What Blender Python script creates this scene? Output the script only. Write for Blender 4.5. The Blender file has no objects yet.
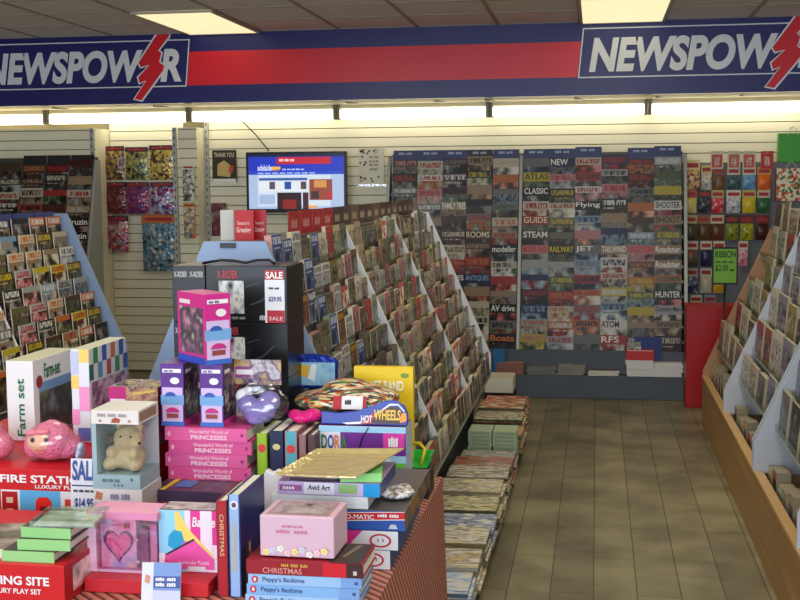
import bpy, bmesh, math, random
from mathutils import Vector, Matrix, Euler
R = random.Random(7)
PI = math.pi
SC = bpy.context.scene
COL = SC.collection
F = 1200.0

# ------------------------------------------------------------------ camera
yc = Vector((197, 119, -F)).normalized()
xc = Vector((7345, -62.4, F)).normalized()
xc = (xc - yc * xc.dot(yc)).normalized()
zc = xc.cross(yc)
ROT = Matrix((xc, yc, zc))            # camera vector -> world vector
CAM = Vector((0, 0, 1.6))

def at(px, py, Y):
    d = ROT @ Vector(((px - 400) / F, -(py - 300) / F, -1))
    return CAM + d * (Y / d.y)

def X(px, py, Y): return at(px, py, Y).x
def Z(px, py, Y): return at(px, py, Y).z

# ------------------------------------------------------------------ materials
def lin(c):
    def g(v):
        v /= 255.0
        return v / 12.92 if v <= .04045 else ((v + .055) / 1.055) ** 2.4
    return (g(c[0]), g(c[1]), g(c[2]), 1)

_m = {}
def mat(c, rough=.5, metal=0, spec=.4, bump=0, bscale=60, emit=0):
    k = (tuple(c), rough, metal, spec, bump, bscale, emit)
    if k in _m: return _m[k]
    m = bpy.data.materials.new('paint'); m.use_nodes = True
    b = m.node_tree.nodes['Principled BSDF']
    b.inputs['Base Color'].default_value = lin(c)
    b.inputs['Roughness'].default_value = rough
    b.inputs['Metallic'].default_value = metal
    b.inputs['Specular IOR Level'].default_value = spec
    if emit:
        b.inputs['Emission Color'].default_value = lin(c)
        b.inputs['Emission Strength'].default_value = emit
    if bump:
        N, L = m.node_tree.nodes, m.node_tree.links
        t = N.new('ShaderNodeTexCoord'); n = N.new('ShaderNodeTexNoise'); n.inputs['Scale'].default_value = bscale
        n.inputs['Detail'].default_value = 3
        bp = N.new('ShaderNodeBump'); bp.inputs['Strength'].default_value = bump; bp.inputs['Distance'].default_value = .01
        L.new(t.outputs['Object'], n.inputs['Vector']); L.new(n.outputs['Fac'], bp.inputs['Height']); L.new(bp.outputs['Normal'], b.inputs['Normal'])
    _m[k] = m
    return m

def ramp(N, cols, const=False):
    r = N.new('ShaderNodeValToRGB'); e = r.color_ramp.elements
    r.color_ramp.interpolation = 'CONSTANT' if const else 'LINEAR'
    n = len(cols)
    while len(e) < n: e.new(.5)
    for i, c in enumerate(cols):
        e[i].position = cols[i][1] if isinstance(cols[i][0], (tuple, list)) else (i / (n - 1) if not const else i / n)
        e[i].color = lin(cols[i][0] if isinstance(cols[i][0], (tuple, list)) else c)
    return r

def picture(cols, scale=9, rough=.35, seed=0, vor=False, const=False, detail=3, metal=0, stretch=(1, 1, 1), bump=0):
    """a printed picture of several colours"""
    k = ('pic', tuple(map(tuple, cols)), scale, rough, seed, vor, const, metal, stretch, bump)
    if k in _m: return _m[k]
    m = bpy.data.materials.new('printed picture'); m.use_nodes = True
    N, L = m.node_tree.nodes, m.node_tree.links; b = N['Principled BSDF']
    t = N.new('ShaderNodeTexCoord'); mp = N.new('ShaderNodeMapping')
    mp.inputs['Location'].default_value = (seed * 1.7, seed * .9, seed * 2.3)
    mp.inputs['Scale'].default_value = stretch
    L.new(t.outputs['Object'], mp.inputs['Vector'])
    r = ramp(N, cols, const)
    if vor:
        v = N.new('ShaderNodeTexVoronoi'); v.inputs['Scale'].default_value = scale
        s = N.new('ShaderNodeSeparateColor'); L.new(mp.outputs['Vector'], v.inputs['Vector'])
        L.new(v.outputs['Color'], s.inputs['Color']); L.new(s.outputs['Red'], r.inputs['Fac'])
        hgt = v.outputs['Distance']
    else:
        v = N.new('ShaderNodeTexNoise'); v.inputs['Scale'].default_value = scale; v.inputs['Detail'].default_value = detail
        mr = N.new('ShaderNodeMapRange'); mr.inputs['From Min'].default_value = .3; mr.inputs['From Max'].default_value = .7
        L.new(mp.outputs['Vector'], v.inputs['Vector']); L.new(v.outputs['Fac'], mr.inputs['Value']); L.new(mr.outputs['Result'], r.inputs['Fac'])
        hgt = v.outputs['Fac']
    L.new(r.outputs['Color'], b.inputs['Base Color'])
    b.inputs['Roughness'].default_value = rough; b.inputs['Metallic'].default_value = metal
    if bump:
        bp = N.new('ShaderNodeBump'); bp.inputs['Strength'].default_value = bump; bp.inputs['Distance'].default_value = .01
        L.new(hgt, bp.inputs['Height']); L.new(bp.outputs['Normal'], b.inputs['Normal'])
    _m[k] = m
    return m

def film(tint=(255, 255, 255), fac=.12, rough=.12, bump=.6, bscale=25):
    """clear crinkled plastic"""
    k = ('film', tint, fac, rough, bump, bscale)
    if k in _m: return _m[k]
    m = bpy.data.materials.new('clear plastic'); m.use_nodes = True
    N, L = m.node_tree.nodes, m.node_tree.links; N.remove(N['Principled BSDF'])
    o = N['Material Output']; a = N.new('ShaderNodeBsdfTransparent'); a.inputs['Color'].default_value = lin(tint)
    g = N.new('ShaderNodeBsdfGlossy'); g.inputs['Roughness'].default_value = rough; g.inputs['Color'].default_value = (1, 1, 1, 1)
    mx = N.new('ShaderNodeMixShader'); mx.inputs[0].default_value = fac
    t = N.new('ShaderNodeTexCoord'); n = N.new('ShaderNodeTexNoise'); n.inputs['Scale'].default_value = bscale
    bp = N.new('ShaderNodeBump'); bp.inputs['Strength'].default_value = bump; bp.inputs['Distance'].default_value = .02
    L.new(t.outputs['Object'], n.inputs['Vector']); L.new(n.outputs['Fac'], bp.inputs['Height']); L.new(bp.outputs['Normal'], g.inputs['Normal'])
    L.new(a.outputs[0], mx.inputs[1]); L.new(g.outputs[0], mx.inputs[2]); L.new(mx.outputs[0], o.inputs['Surface'])
    _m[k] = m
    return m

def cover(bg, tx, a, b, seed=0, mh=.27, rough=.33, letters=True):
    """a printed cover: masthead band with a line of lettering over a picture (UV space)"""
    k = ('cov', bg, tx, a, b, seed, mh, letters)
    if k in _m: return _m[k]
    m = bpy.data.materials.new('cover'); m.use_nodes = True
    N, L = m.node_tree.nodes, m.node_tree.links; p = N['Principled BSDF']
    p.inputs['Roughness'].default_value = rough; p.inputs['Specular IOR Level'].default_value = .22
    t = N.new('ShaderNodeTexCoord'); s = N.new('ShaderNodeSeparateXYZ'); L.new(t.outputs['UV'], s.inputs[0])
    def math_(op, x, y):
        n = N.new('ShaderNodeMath'); n.operation = op
        for i, q in enumerate((x, y)):
            if isinstance(q, (int, float)): n.inputs[i].default_value = q
            else: L.new(q, n.inputs[i])
        return n.outputs[0]
    def mix(f, x, y):
        n = N.new('ShaderNodeMix'); n.data_type = 'RGBA'
        L.new(f, n.inputs[0])
        for i, q in ((6, x), (7, y)):
            if isinstance(q, tuple): n.inputs[i].default_value = lin(q)
            else: L.new(q, n.inputs[i])
        return n.outputs[2]
    mp = N.new('ShaderNodeMapping'); mp.inputs['Location'].default_value = (seed * 3.1, seed * 1.7, seed); L.new(t.outputs['UV'], mp.inputs[0])
    n1 = N.new('ShaderNodeTexNoise'); n1.inputs['Scale'].default_value = 2.8; n1.inputs['Detail'].default_value = 4; L.new(mp.outputs[0], n1.inputs['Vector'])
    dk = tuple(int(v * .14) for v in a); lt = tuple(int(v + (255 - v) * .45) for v in b)
    r = ramp(N, [(dk, .36), (a, .46), (b, .54), (lt, .66)]); L.new(n1.outputs['Fac'], r.inputs['Fac'])
    u, v = s.outputs['X'], s.outputs['Y']
    band = math_('GREATER_THAN', v, 1 - mh)
    c = mix(band, r.outputs['Color'], bg)
    if letters:
        def line(c, v0, v1, u0, u1, sx, col, th=.47):
            mp2 = N.new('ShaderNodeMapping'); mp2.inputs['Scale'].default_value = (sx, 5, 1); mp2.inputs['Location'].default_value = (seed * 5.3 + v0 * 9, seed * 2.9, 0)
            L.new(t.outputs['UV'], mp2.inputs[0])
            n2 = N.new('ShaderNodeTexNoise'); n2.inputs['Scale'].default_value = 1; n2.inputs['Detail'].default_value = 1; L.new(mp2.outputs[0], n2.inputs['Vector'])
            f = math_('GREATER_THAN', n2.outputs['Fac'], th)
            f = math_('MULTIPLY', f, math_('GREATER_THAN', v, v0)); f = math_('MULTIPLY', f, math_('LESS_THAN', v, v1))
            f = math_('MULTIPLY', f, math_('GREATER_THAN', u, u0)); f = math_('MULTIPLY', f, math_('LESS_THAN', u, u1))
            return mix(f, c, col)
        c = line(c, 1 - mh * .85, 1 - mh * .2, .07, .93, 26, tx)
        c = line(c, 1 - mh - .07, 1 - mh - .03, .1, .55 + .3 * ((seed * 7) % 5) / 5, 50, tx, .5)
        c = line(c, .2, .25, .1, .8, 45, tx, .5)
    L.new(c, p.inputs['Base Color'])
    _m[k] = m
    return m

WHITE = mat((235, 235, 235)); PAPER = mat((226, 222, 208), .7); BLACK = mat((18, 18, 20), .35); INK = mat((25, 25, 30), .6)
GREYMETAL = mat((150, 155, 160), .35, .7); DGREY = mat((74, 80, 88), .5); RED = mat((205, 20, 30), .4)
CLEAR = film(fac=.14, rough=.08, bump=.15)

# ------------------------------------------------------------------ mesh helpers
class MB:
    """collects polygons; build() links them as ONE mesh object"""
    def __init__(s): s.v, s.f, s.mi, s.uv, s.sm = [], [], [], [], []
    def face(s, pts, mi=0, uv=None, smooth=False):
        n = len(s.v); s.v += [tuple(p) for p in pts]; s.f.append(list(range(n, n + len(pts)))); s.mi.append(mi); s.sm.append(smooth)
        s.uv.append(uv or ([(0, 0), (1, 0), (1, 1), (0, 1)] if len(pts) == 4 else [(0, 0)] * len(pts)))
        return s
    def raw(s, verts, faces, mi=0, smooth=False):
        n = len(s.v); s.v += [tuple(p) for p in verts]
        for f in faces: s.f.append([n + i for i in f]); s.mi.append(mi); s.sm.append(smooth); s.uv.append([(0, 0)] * len(f))
        return s
    def box(s, lo, hi, mi=(0, 0, 0, 0, 0, 0), M=None):
        """faces: front(-y), right(+x), back, left, top, bottom; welded corners, uv per face"""
        if isinstance(mi, int): mi = (mi,) * 6
        x0, y0, z0 = lo; x1, y1, z1 = hi
        c = [Vector(p) for p in ((x0, y0, z0), (x1, y0, z0), (x1, y1, z0), (x0, y1, z0), (x0, y0, z1), (x1, y0, z1), (x1, y1, z1), (x0, y1, z1))]
        if M: c = [M @ p for p in c]
        n = len(s.v); s.v += [tuple(p) for p in c]
        for i, f in enumerate(((0, 1, 5, 4), (1, 2, 6, 5), (2, 3, 7, 6), (3, 0, 4, 7), (4, 5, 6, 7), (3, 2, 1, 0))):
            s.f.append([n + q for q in f]); s.mi.append(mi[i]); s.sm.append(False); s.uv.append([(0, 0), (1, 0), (1, 1), (0, 1)])
        return s
    def prism(s, poly, axis, a, b, mi=0):
        """polygon in a plane swept along axis from a to b (axis 0: poly is (y,z); 1: (x,z); 2: (x,y))"""
        def P(p, t): return ((t, p[0], p[1]), (p[0], t, p[1]), (p[0], p[1], t))[axis]
        n = len(s.v); k = len(poly)
        s.v += [P(p, a) for p in poly] + [P(p, b) for p in poly]
        fs = [list(range(k))[::-1], list(range(k, 2 * k))] + [[i, (i + 1) % k, k + (i + 1) % k, k + i] for i in range(k)]
        for f in fs: s.f.append([n + i for i in f]); s.mi.append(mi); s.sm.append(False); s.uv.append([(0, 0)] * len(f))
        return s
    def tube(s, pts, r, seg=8, mi=0):
        pts = [Vector(p) for p in pts]; n0 = len(s.v); k = len(pts)
        for i, p in enumerate(pts):
            d = (pts[min(i + 1, k - 1)] - pts[max(i - 1, 0)]).normalized()
            a = d.orthogonal().normalized() if i == 0 else (a - d * a.dot(d)).normalized()
            b = d.cross(a)
            s.v += [tuple(p + (a * math.cos(2 * PI * j / seg) + b * math.sin(2 * PI * j / seg)) * r) for j in range(seg)]
        fs = [[n0 + i * seg + j, n0 + i * seg + (j + 1) % seg, n0 + (i + 1) * seg + (j + 1) % seg, n0 + (i + 1) * seg + j] for i in range(k - 1) for j in range(seg)]
        fs += [[n0 + j for j in range(seg)][::-1], [n0 + (k - 1) * seg + j for j in range(seg)]]
        for f in fs: s.f.append(f); s.mi.append(mi); s.sm.append(True); s.uv.append([(0, 0)] * len(f))
        return s
    def mesh(s, name, mats):
        me = bpy.data.meshes.new(name); me.from_pydata(s.v, [], s.f)
        for m in (mats if isinstance(mats, (list, tuple)) else [mats]): me.materials.append(m)
        me.polygons.foreach_set('material_index', s.mi); me.polygons.foreach_set('use_smooth', s.sm)
        ul = me.uv_layers.new(name='UVMap'); flat = [c for f in s.uv for p in f for c in p]
        ul.data.foreach_set('uv', flat); me.update()
        return me
    def build(s, name, mats, parent=None, bevel=0):
        o = bpy.data.objects.new(name, s.mesh(name, mats)); COL.objects.link(o)
        if parent: o.parent = parent
        if bevel:
            b = o.modifiers.new('soft', 'BEVEL'); b.width = bevel; b.segments = 2; b.limit_method = 'ANGLE'
        return o

_used = {}
def tag(o, label, cat, group=None):
    o['label'] = label; o['category'] = cat
    if group: o['group'] = group
    return o
def struct(o): o['kind'] = 'structure'; return o
def empty(name, label, cat, loc=(0, 0, 0), rz=0, group=None):
    o = bpy.data.objects.new(name, None); COL.objects.link(o); o.location = loc; o.rotation_euler.z = rz
    return tag(o, label, cat, group)
def put(o, loc, rz=0, rx=0): o.location = loc; o.rotation_euler = (rx, 0, rz); return o
def inst(name, mesh, m, label, cat, group, loc, rz=0, rx=0):
    """one more object sharing a mesh, with a cover of its own"""
    o = bpy.data.objects.new(name, mesh); COL.objects.link(o)
    if m: o.material_slots[0].link = 'OBJECT'; o.material_slots[0].material = m
    put(o, loc, rz, rx)
    return tag(o, label, cat, group)

ORD = 'first second third fourth fifth sixth seventh eighth ninth tenth eleventh twelfth thirteenth fourteenth fifteenth sixteenth seventeenth eighteenth nineteenth twentieth'.split()
ORDX = ORD + ['twenty-' + q for q in ORD[:9]]
NAMED = dict(black=(25, 25, 25), white=(235, 235, 235), grey=(130, 130, 130), red=(190, 35, 35), pink=(220, 130, 160), orange=(215, 120, 40), yellow=(215, 190, 50),
             green=(70, 130, 60), blue=(50, 90, 170), navy=(25, 35, 80), brown=(95, 65, 45), tan=(175, 150, 115), cream=(220, 210, 180), purple=(110, 60, 140), teal=(60, 140, 150), olive=(110, 105, 60))
def cname(c): return min(NAMED, key=lambda k: sum((a - b) ** 2 for a, b in zip(NAMED[k], c)))

_tx = {}
def textmesh(s, bold, shear):
    k = (s, bold, shear)
    if k not in _tx:
        c = bpy.data.curves.new('t', 'FONT'); c.body = s; c.size = 1; c.offset = bold; c.shear = shear; c.resolution_u = 6 if shear else 3
        o = bpy.data.objects.new('t', c); me = bpy.data.meshes.new_from_object(o); bpy.data.objects.remove(o)
        xs = [v.co.x for v in me.vertices]; ys = [v.co.y for v in me.vertices]
        _tx[k] = ([v.co.copy() for v in me.vertices], [list(p.vertices) for p in me.polygons], min(xs), max(xs), min(ys), max(ys))
    return _tx[k]

class Face:
    """a flat face of a thing: origin o, unit axes u, v, normal n, size w x h (parent's local space)"""
    def __init__(s, o, u, v, w, h): s.o, s.u, s.v, s.w, s.h = Vector(o), Vector(u), Vector(v), w, h; s.n = s.u.cross(s.v)
    def p(s, a, b, e=.0006): return s.o + s.u * (a * s.w) + s.v * (b * s.h) + s.n * e
def faces(w, d, h):
    return dict(front=Face((-w / 2, -d / 2, 0), (1, 0, 0), (0, 0, 1), w, h), right=Face((w / 2, -d / 2, 0), (0, 1, 0), (0, 0, 1), d, h),
                left=Face((-w / 2, d / 2, 0), (0, -1, 0), (0, 0, 1), d, h), top=Face((-w / 2, -d / 2, h), (1, 0, 0), (0, 1, 0), w, d))

def art(parent, fc, shapes, name='cover_print', e=.0006):
    """flat printed shapes (normalised coordinates); later ones lie on top; shapes that stand well apart become prints of their own"""
    P_ = []
    for i, (m, pts) in enumerate(shapes):
        if len(pts) == 4 and isinstance(pts[0], (int, float)):
            a, b, c, d = pts; pts = [(a, b), (c, b), (c, d), (a, d)]
        us, vs = [q[0] * fc.w for q in pts], [q[1] * fc.h for q in pts]
        P_.append((i, m, pts, (min(us), min(vs), max(us), max(vs))))
    grp = list(range(len(P_)))
    for a in range(len(P_)):
        for b in range(a):
            A, B = P_[a][3], P_[b][3]
            gap = math.hypot(max(0, A[0] - B[2], B[0] - A[2]), max(0, A[1] - B[3], B[1] - A[3]))
            if gap <= max(.018, .45 * max(A[2] - A[0], A[3] - A[1], B[2] - B[0], B[3] - B[1])):
                o_, n_ = grp[a], grp[b]
                grp = [n_ if q == o_ else q for q in grp]
    out = None
    for g in dict.fromkeys(grp):
        mb, ms = MB(), []
        for k, (i, m, pts, _) in enumerate(P_):
            if grp[k] != g: continue
            if m not in ms: ms.append(m)
            mb.face([fc.p(q[0], q[1], e * (1 + .5 * i)) for q in pts], ms.index(m))
        o = mb.build(name, ms, parent); out = out or o
    return out

def text(parent, fc, s, box, m, bold=.02, shear=0, rot=False, e=.0022, name='lettering'):
    """lettering fitted into box (u0,v0,u1,v1) of a face; rot=True reads upward"""
    a, b, c, d = box
    if s[0] == '~':
        k = int(s[1:] or 1); rq = random.Random(k * 7 + int(a * 100)); mb = MB(); n = k * 5; t = a; st = (c - a) / n
        for i in range(n):
            if i % 5 < 4: mb.face([fc.p(t + st * .08, b, e), fc.p(t + st * .86, b, e), fc.p(t + st * .86, b + (d - b) * rq.uniform(.7, 1), e), fc.p(t + st * .08, b + (d - b) * rq.uniform(.7, 1), e)])
            t += st
        return mb.build(name, m, parent)
    vs, fs, x0, x1, y0, y1 = textmesh(s, bold, shear)
    out = []
    for q in vs:
        t, r = (q.x - x0) / (x1 - x0), (q.y - y0) / (y1 - y0)
        if rot == 'down': t, r = r, 1 - t
        elif rot: t, r = 1 - r, t
        out.append(fc.p(a + (c - a) * t, b + (d - b) * r, e))
    mb = MB(); mb.raw(out, fs)
    return mb.build(name, m, parent)

def carton(name, label, cat, w, d, h, loc, rz=0, mats=None, group=None, bevel=.0015):
    """a closed box: local origin at the middle of its base. mats: front, right, back, left, top, bottom"""
    mats = mats if isinstance(mats, (list, tuple)) else [mats] * 6
    mats = list(mats) + [mats[-1]] * (6 - len(mats))
    o = MB().box((-w / 2, -d / 2, 0), (w / 2, d / 2, h), (0, 1, 2, 3, 4, 5)).build(name, mats, None, bevel)
    put(o, loc, rz); tag(o, label, cat, group)
    return o, faces(w, d, h)

def book(name, label, w, d, h, loc, rz, cov, spine_m, group=None, cat='book'):
    """a flat lying book: spine faces the front, pages at the other sides"""
    o = MB().box((-w / 2, -d / 2, 0), (w / 2, -d / 2 + .003, h), 0).box((-w / 2, -d / 2 + .003, h - .003), (w / 2, d / 2, h), 1).box((-w / 2, -d / 2 + .003, 0), (w / 2, d / 2, .003), 1).build(name, [spine_m, cov])
    put(o, loc, rz); tag(o, label, cat, group)
    MB().box((-w / 2 + .003, -d / 2 + .003, .003), (w / 2 - .003, d / 2 - .004, h - .003), 0).build('pages', PAPER, o)
    return o, faces(w, d, h)

def blob(name, balls, m, parent=None, vox=.005, disp=0):
    """one continuous soft body grown from overlapping ellipsoids (centre, radii)"""
    bm = bmesh.new()
    for c, r in balls:
        r = r if isinstance(r, (tuple, list)) else (r,) * 3
        bmesh.ops.create_icosphere(bm, subdivisions=3, radius=1, matrix=Matrix.Translation(c) @ Matrix.Diagonal((*r, 1)))
    me = bpy.data.meshes.new(name); bm.to_mesh(me); bm.free(); me.materials.append(m)
    o = bpy.data.objects.new(name, me); COL.objects.link(o)
    k = o.modifiers.new('merge', 'REMESH'); k.mode = 'VOXEL'; k.voxel_size = vox; k.use_smooth_shade = True
    s = o.modifiers.new('soft', 'SMOOTH'); s.iterations = 4
    if disp:
        t = bpy.data.textures.new('fur', 'CLOUDS'); t.noise_scale = .012
        dd = o.modifiers.new('fur', 'DISPLACE'); dd.texture = t; dd.strength = disp; dd.mid_level = .5
    if parent: o.parent = parent
    return o

# ================================================================== ROOM
XL, XR, YF, YB, ZC = -6.2, 3.4, -3.2, 9.7, 2.757

def floor_mat():
    m = bpy.data.materials.new('vinyl planks'); m.use_nodes = True
    N, L = m.node_tree.nodes, m.node_tree.links; b = N['Principled BSDF']
    t = N.new('ShaderNodeTexCoord'); mp = N.new('ShaderNodeMapping'); mp.inputs['Rotation'].default_value = (0, 0, PI / 2)
    br = N.new('ShaderNodeTexBrick'); br.inputs['Scale'].default_value = 1; br.inputs['Brick Width'].default_value = .92; br.inputs['Row Height'].default_value = .168
    br.inputs['Mortar Size'].default_value = .0022; br.inputs['Color1'].default_value = lin((160, 153, 122)); br.inputs['Color2'].default_value = lin((136, 130, 106)); br.inputs['Mortar'].default_value = lin((72, 64, 48))
    L.new(t.outputs['Object'], mp.inputs[0]); L.new(mp.outputs[0], br.inputs['Vector'])
    n = N.new('ShaderNodeTexNoise'); n.inputs['Scale'].default_value = 3.2; n.inputs['Detail'].default_value = 4
    L.new(t.outputs['Object'], n.inputs['Vector'])
    r = ramp(N, [((172, 168, 162), .3), ((255, 252, 240), .65)]); L.new(n.outputs['Fac'], r.inputs['Fac'])
    mx = N.new('ShaderNodeMix'); mx.data_type = 'RGBA'; mx.blend_type = 'MULTIPLY'; mx.inputs[0].default_value = .9
    L.new(br.outputs['Color'], mx.inputs[6]); L.new(r.outputs['Color'], mx.inputs[7]); L.new(mx.outputs[2], b.inputs['Base Color'])
    b.inputs['Roughness'].default_value = .38; b.inputs['Specular IOR Level'].default_value = .35
    return m
struct(MB().box((XL, YF, -.1), (XR, YB, 0)).build('floor', floor_mat()))

TILE = mat((232, 224, 218), .9, bump=.15, bscale=90)
ceil = struct(MB().box((XL, YF, ZC), (XR, YB, ZC + .08)).build('ceiling', TILE))
g = MB()
for k in range(-6, 11):
    x = -.13 - .6 * k
    if XL < x < XR: g.box((x - .012, YF, ZC - .006), (x + .012, YB, ZC - .0005))
for k in range(20):
    y = 9.0 - .6 * k
    if YF < y < YB: g.box((XL, y - .012, ZC - .0055), (XR, y + .012, ZC - .0005))
g.build('grid_frame', mat((168, 156, 144), .7), ceil)

def emis(c, s):
    return mat(c, .6, emit=s)
PANEL = emis((255, 240, 190), .95)
def ceiling_light(x0, x1, y0, y1, label):
    t = empty('ceiling_light', label, 'ceiling light', ((x0 + x1) / 2, (y0 + y1) / 2, ZC - .02))
    w, d = x1 - x0, y1 - y0
    f = MB()
    for lo, hi in (((-w / 2, -d / 2), (w / 2, -d / 2 + .02)), ((-w / 2, d / 2 - .02), (w / 2, d / 2)), ((-w / 2, -d / 2 + .02), (-w / 2 + .02, d / 2 - .02)), ((w / 2 - .02, -d / 2 + .02), (w / 2, d / 2 - .02))):
        f.box((lo[0], lo[1], -.002), (hi[0], hi[1], .012))
    f.build('frame', mat((190, 184, 170), .5), t)
    MB().box((-w / 2 + .02, -d / 2 + .02, .002), (w / 2 - .02, d / 2 - .02, .01)).build('diffuser', PANEL, t)
    return t
ceiling_light(-.13, .47, 7.78, 8.98, 'square edged ceiling light panel touching the sign beside its wordmark near the red stripe end')
ceiling_light(-3.10, -2.53, 7.80, 8.98, 'ceiling light panel above the lightning mark, on the side of the screen')
for i, (x, y) in enumerate(((-.13, 5.22), (-2.53, 5.22), (-2.53, 1.62), (-.13, 1.62))):  # assumed fittings outside the frame, added for more light in the shop
    ceiling_light(x, x + .6, y, y + 1.2, 'unseen ceiling light panel added over the %s, outside the view of the sign' % ('aisle', 'card stand', 'toy table', 'shop entrance')[i])

# walls
CREAM = mat((238, 232, 208), .55)
GROOVE = mat((120, 112, 88), .8)
wb = struct(MB().box((XL, YB, 0), (XR, YB + .12, ZC)).build('wall_back', GROOVE))
def slats(x0, x1, y, z0, z1, name='slat_panel', pitch=.078, m=None):
    b = MB(); z = z0
    while z < z1 - .01:
        b.box((x0, y - .016, z), (x1, y, min(z + pitch - .007, z1))); z += pitch
    return b.build(name, m or CREAM, wb)
slats(-3.2, 2.9, YB, .02, 2.2)
XA, XBB, XCC = X(97, 200, 9.39), X(177, 200, 9.5), X(203, 200, 9.6)
slats(XL + .02, XA, YB - .3, .02, 2.06)
slats(XA + .005, XBB, YB, .02, 2.2)
slats(XBB + .03, XCC, YB - .22, .02, 2.06)
MB().box((XBB + .03, YB - .22, .02), (XCC, YB - .001, 2.06), (1, 0, 0, 0, 0, 0)).build('return_panel', [CREAM, GROOVE], wb)
MB().box((XL + .02, YB - .3, .02), (XA, YB - .001, 2.06), (1, 0, 0, 0, 0, 0)).build('return_panel', [CREAM, GROOVE], wb)
STEEL = mat((170, 172, 168), .4, .3)
def upright(x, y, z1, n):
    o = struct(MB().box((x - .016, y - .022, .0), (x + .016, y - .0005, z1)).build('trim_%d' % n, STEEL))
    d = MB()
    for k in range(int(z1 / .06)): d.box((x - .004, y - .0232, .04 + k * .06), (x + .004, y - .0219, .065 + k * .06))
    d.build('slot_pattern', BLACK, o)
upright(XA - .017, YB - .318, 2.06, 1); upright(XBB + .01, YB - .24, 2.06, 2); upright(XCC + .02, YB - .018, 2.2, 3)
struct(MB().box((.66, YB - .04, .02), (2.9, YB - .0165, Z(700, 163, YB - .04))).build('trim_5', mat((120, 124, 136), .6)))
struct(MB().box((XL - .12, YF, 0), (XL, YB, ZC)).build('wall_left', CREAM))
struct(MB().box((XR, YF, 0), (XR + .12, YB, ZC)).build('wall_right', CREAM))

# bulkhead sign
SY, S0, S1 = 9.0, 2.225, ZC - .002
NAVY = mat((26, 27, 104), .35); SRED = mat((222, 18, 40), .35); SWHITE = mat((228, 230, 236), .4)
sg = MB().box((XL + .01, SY, S0), (XR - .01, SY + .05, S1)).build('shop_sign', NAVY)
tag(sg, 'long navy and red shop sign with white wordmarks running above the magazine racks', 'sign')
SF = Face((0, SY, S0), (1, 0, 0), (0, 0, 1), 1, 1)
zs0, zs1 = .25 * (S1 - S0), .735 * (S1 - S0)
art(sg, SF, [(SRED, (-3.17, zs0, -.10, zs1))], 'red_stripe')
def wordmark(x0):
    """x0: the left foot of the white outline; 1.755 wide"""
    W, t, sh = 1.755, .009, .035
    z0, z1 = .125, .485
    def P(a, b): return (x0 + a + sh * (b - z0) / (z1 - z0), b)
    fr = []
    for q in (((0, z0), (W, z0), (W, z0 + t), (0, z0 + t)), ((0, z1 - t), (W, z1 - t), (W, z1), (0, z1)), ((0, z0), (t, z0), (t, z1), (0, z1)), ((W - t, z0), (W, z0), (W, z1), (W - t, z1))):
        fr.append((SWHITE, [P(*p) for p in q]))
    art(sg, SF, [(NAVY, [P(-.004, z0), P(W + .004, z0), P(W + .004, z1), P(-.004, z1)])] + fr, 'outline_frame', .0009)
    text(sg, SF, 'NEWSPOW', (x0 + .08, .165, x0 + 1.41, .415), SWHITE, .042, .2, e=.003)
    text(sg, SF, 'R', (x0 + 1.545, .165, x0 + 1.715, .415), SWHITE, .042, .2, e=.003)
    # lightning mark: a zigzag brush stroke, white edge under red
    zz = [(1.772 - (490 - u) * .00124, .125 + (415 - v) * .00124) for u, v in ((300, 85), (330, 74), (372, 82), (368, 104), (296, 190), (316, 206), (300, 262), (332, 285), (325, 312), (180, 492), (136, 484), (215, 372), (172, 386), (165, 352), (240, 277), (184, 287), (168, 264))]
    def grow(k): 
        c = Vector((1.43, .27)); out = []
        n = len(zz)
        for i in range(n):
            p, a, b = Vector(zz[i]), Vector(zz[i - 1]), Vector(zz[(i + 1) % n])
            e1, e2 = (p - a).normalized(), (b - p).normalized()
            nn = (Vector((-e1.y, e1.x)) + Vector((-e2.y, e2.x)))
            nn = nn.normalized() if nn.length > .05 else Vector((-e1.y, e1.x))
            q = p - nn * k
            out.append((x0 + q.x, q.y))
        return out
    def area(pp): return sum(pp[i - 1][0] * pp[i][1] - pp[i][0] * pp[i - 1][1] for i in range(len(pp)))
    sg_ = 1 if abs(area(grow(.012))) > abs(area(grow(0))) else -1
    g1 = grow(.017 * sg_)
    art(sg, SF, [(SWHITE, g1)], 'lightning_border', .0036)
    art(sg, SF, [(SRED, grow(.003 * sg_))], 'lightning_mark', .0042)
wordmark(-.145); wordmark(-4.89)

# soffit behind the sign, with the row of fluorescent fittings
so = struct(MB().box((XL, SY + .051, S0), (XR, YB - .001, S0 + .03)).build('trim_4', mat((222, 212, 180), .6)))
TUBE = emis((255, 246, 216), 3.7)
CAPM = mat((120, 116, 104), .5)
gx = [X(p, 110, 9.55) for p in (-95, 47, 189.5, 337, 489.5, 648, 806)] + [XR - .1]
WHERE = ['over the rack behind the magazine stand', 'over the hanging gift wrap', 'over the television', 'over the polka dot card', 'over the wide magazine section', 'over the ribbon packs', 'beyond the ribbon packs']
for i in range(7):
    x0, x1 = gx[i] + .028, gx[i + 1] - .028
    t = empty('fluorescent_light', 'glowing white fluorescent batten under the sign, ' + WHERE[i], 'fluorescent light', ((x0 + x1) / 2, YB - .14, S0 - .115))
    w = x1 - x0
    MB().box((-w / 2, -.04, 0), (w / 2, .05, .08)).build('diffuser', TUBE, t, .012)
    MB().box((-w / 2, -.03, .0802), (w / 2, .05, .1145)).build('housing', mat((205, 198, 170), .5), t)
    for q in (-1, 1): MB().box((q * (w / 2 + .013) - .012, -.042, -.002), (q * (w / 2 + .013) + .012, .052, .1145)).build('end_cap', CAPM, t)
for i, px in enumerate((60, 160, 350, 437, 487, 575, 655, 738)):
    p = at(px, 100, YB - .35)
    MB().tube([(p.x, YB - .5, S0 - .006), (p.x + .05, YB - .3, S0 - .006)], .006).build('bracket', STEEL, so)

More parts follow.
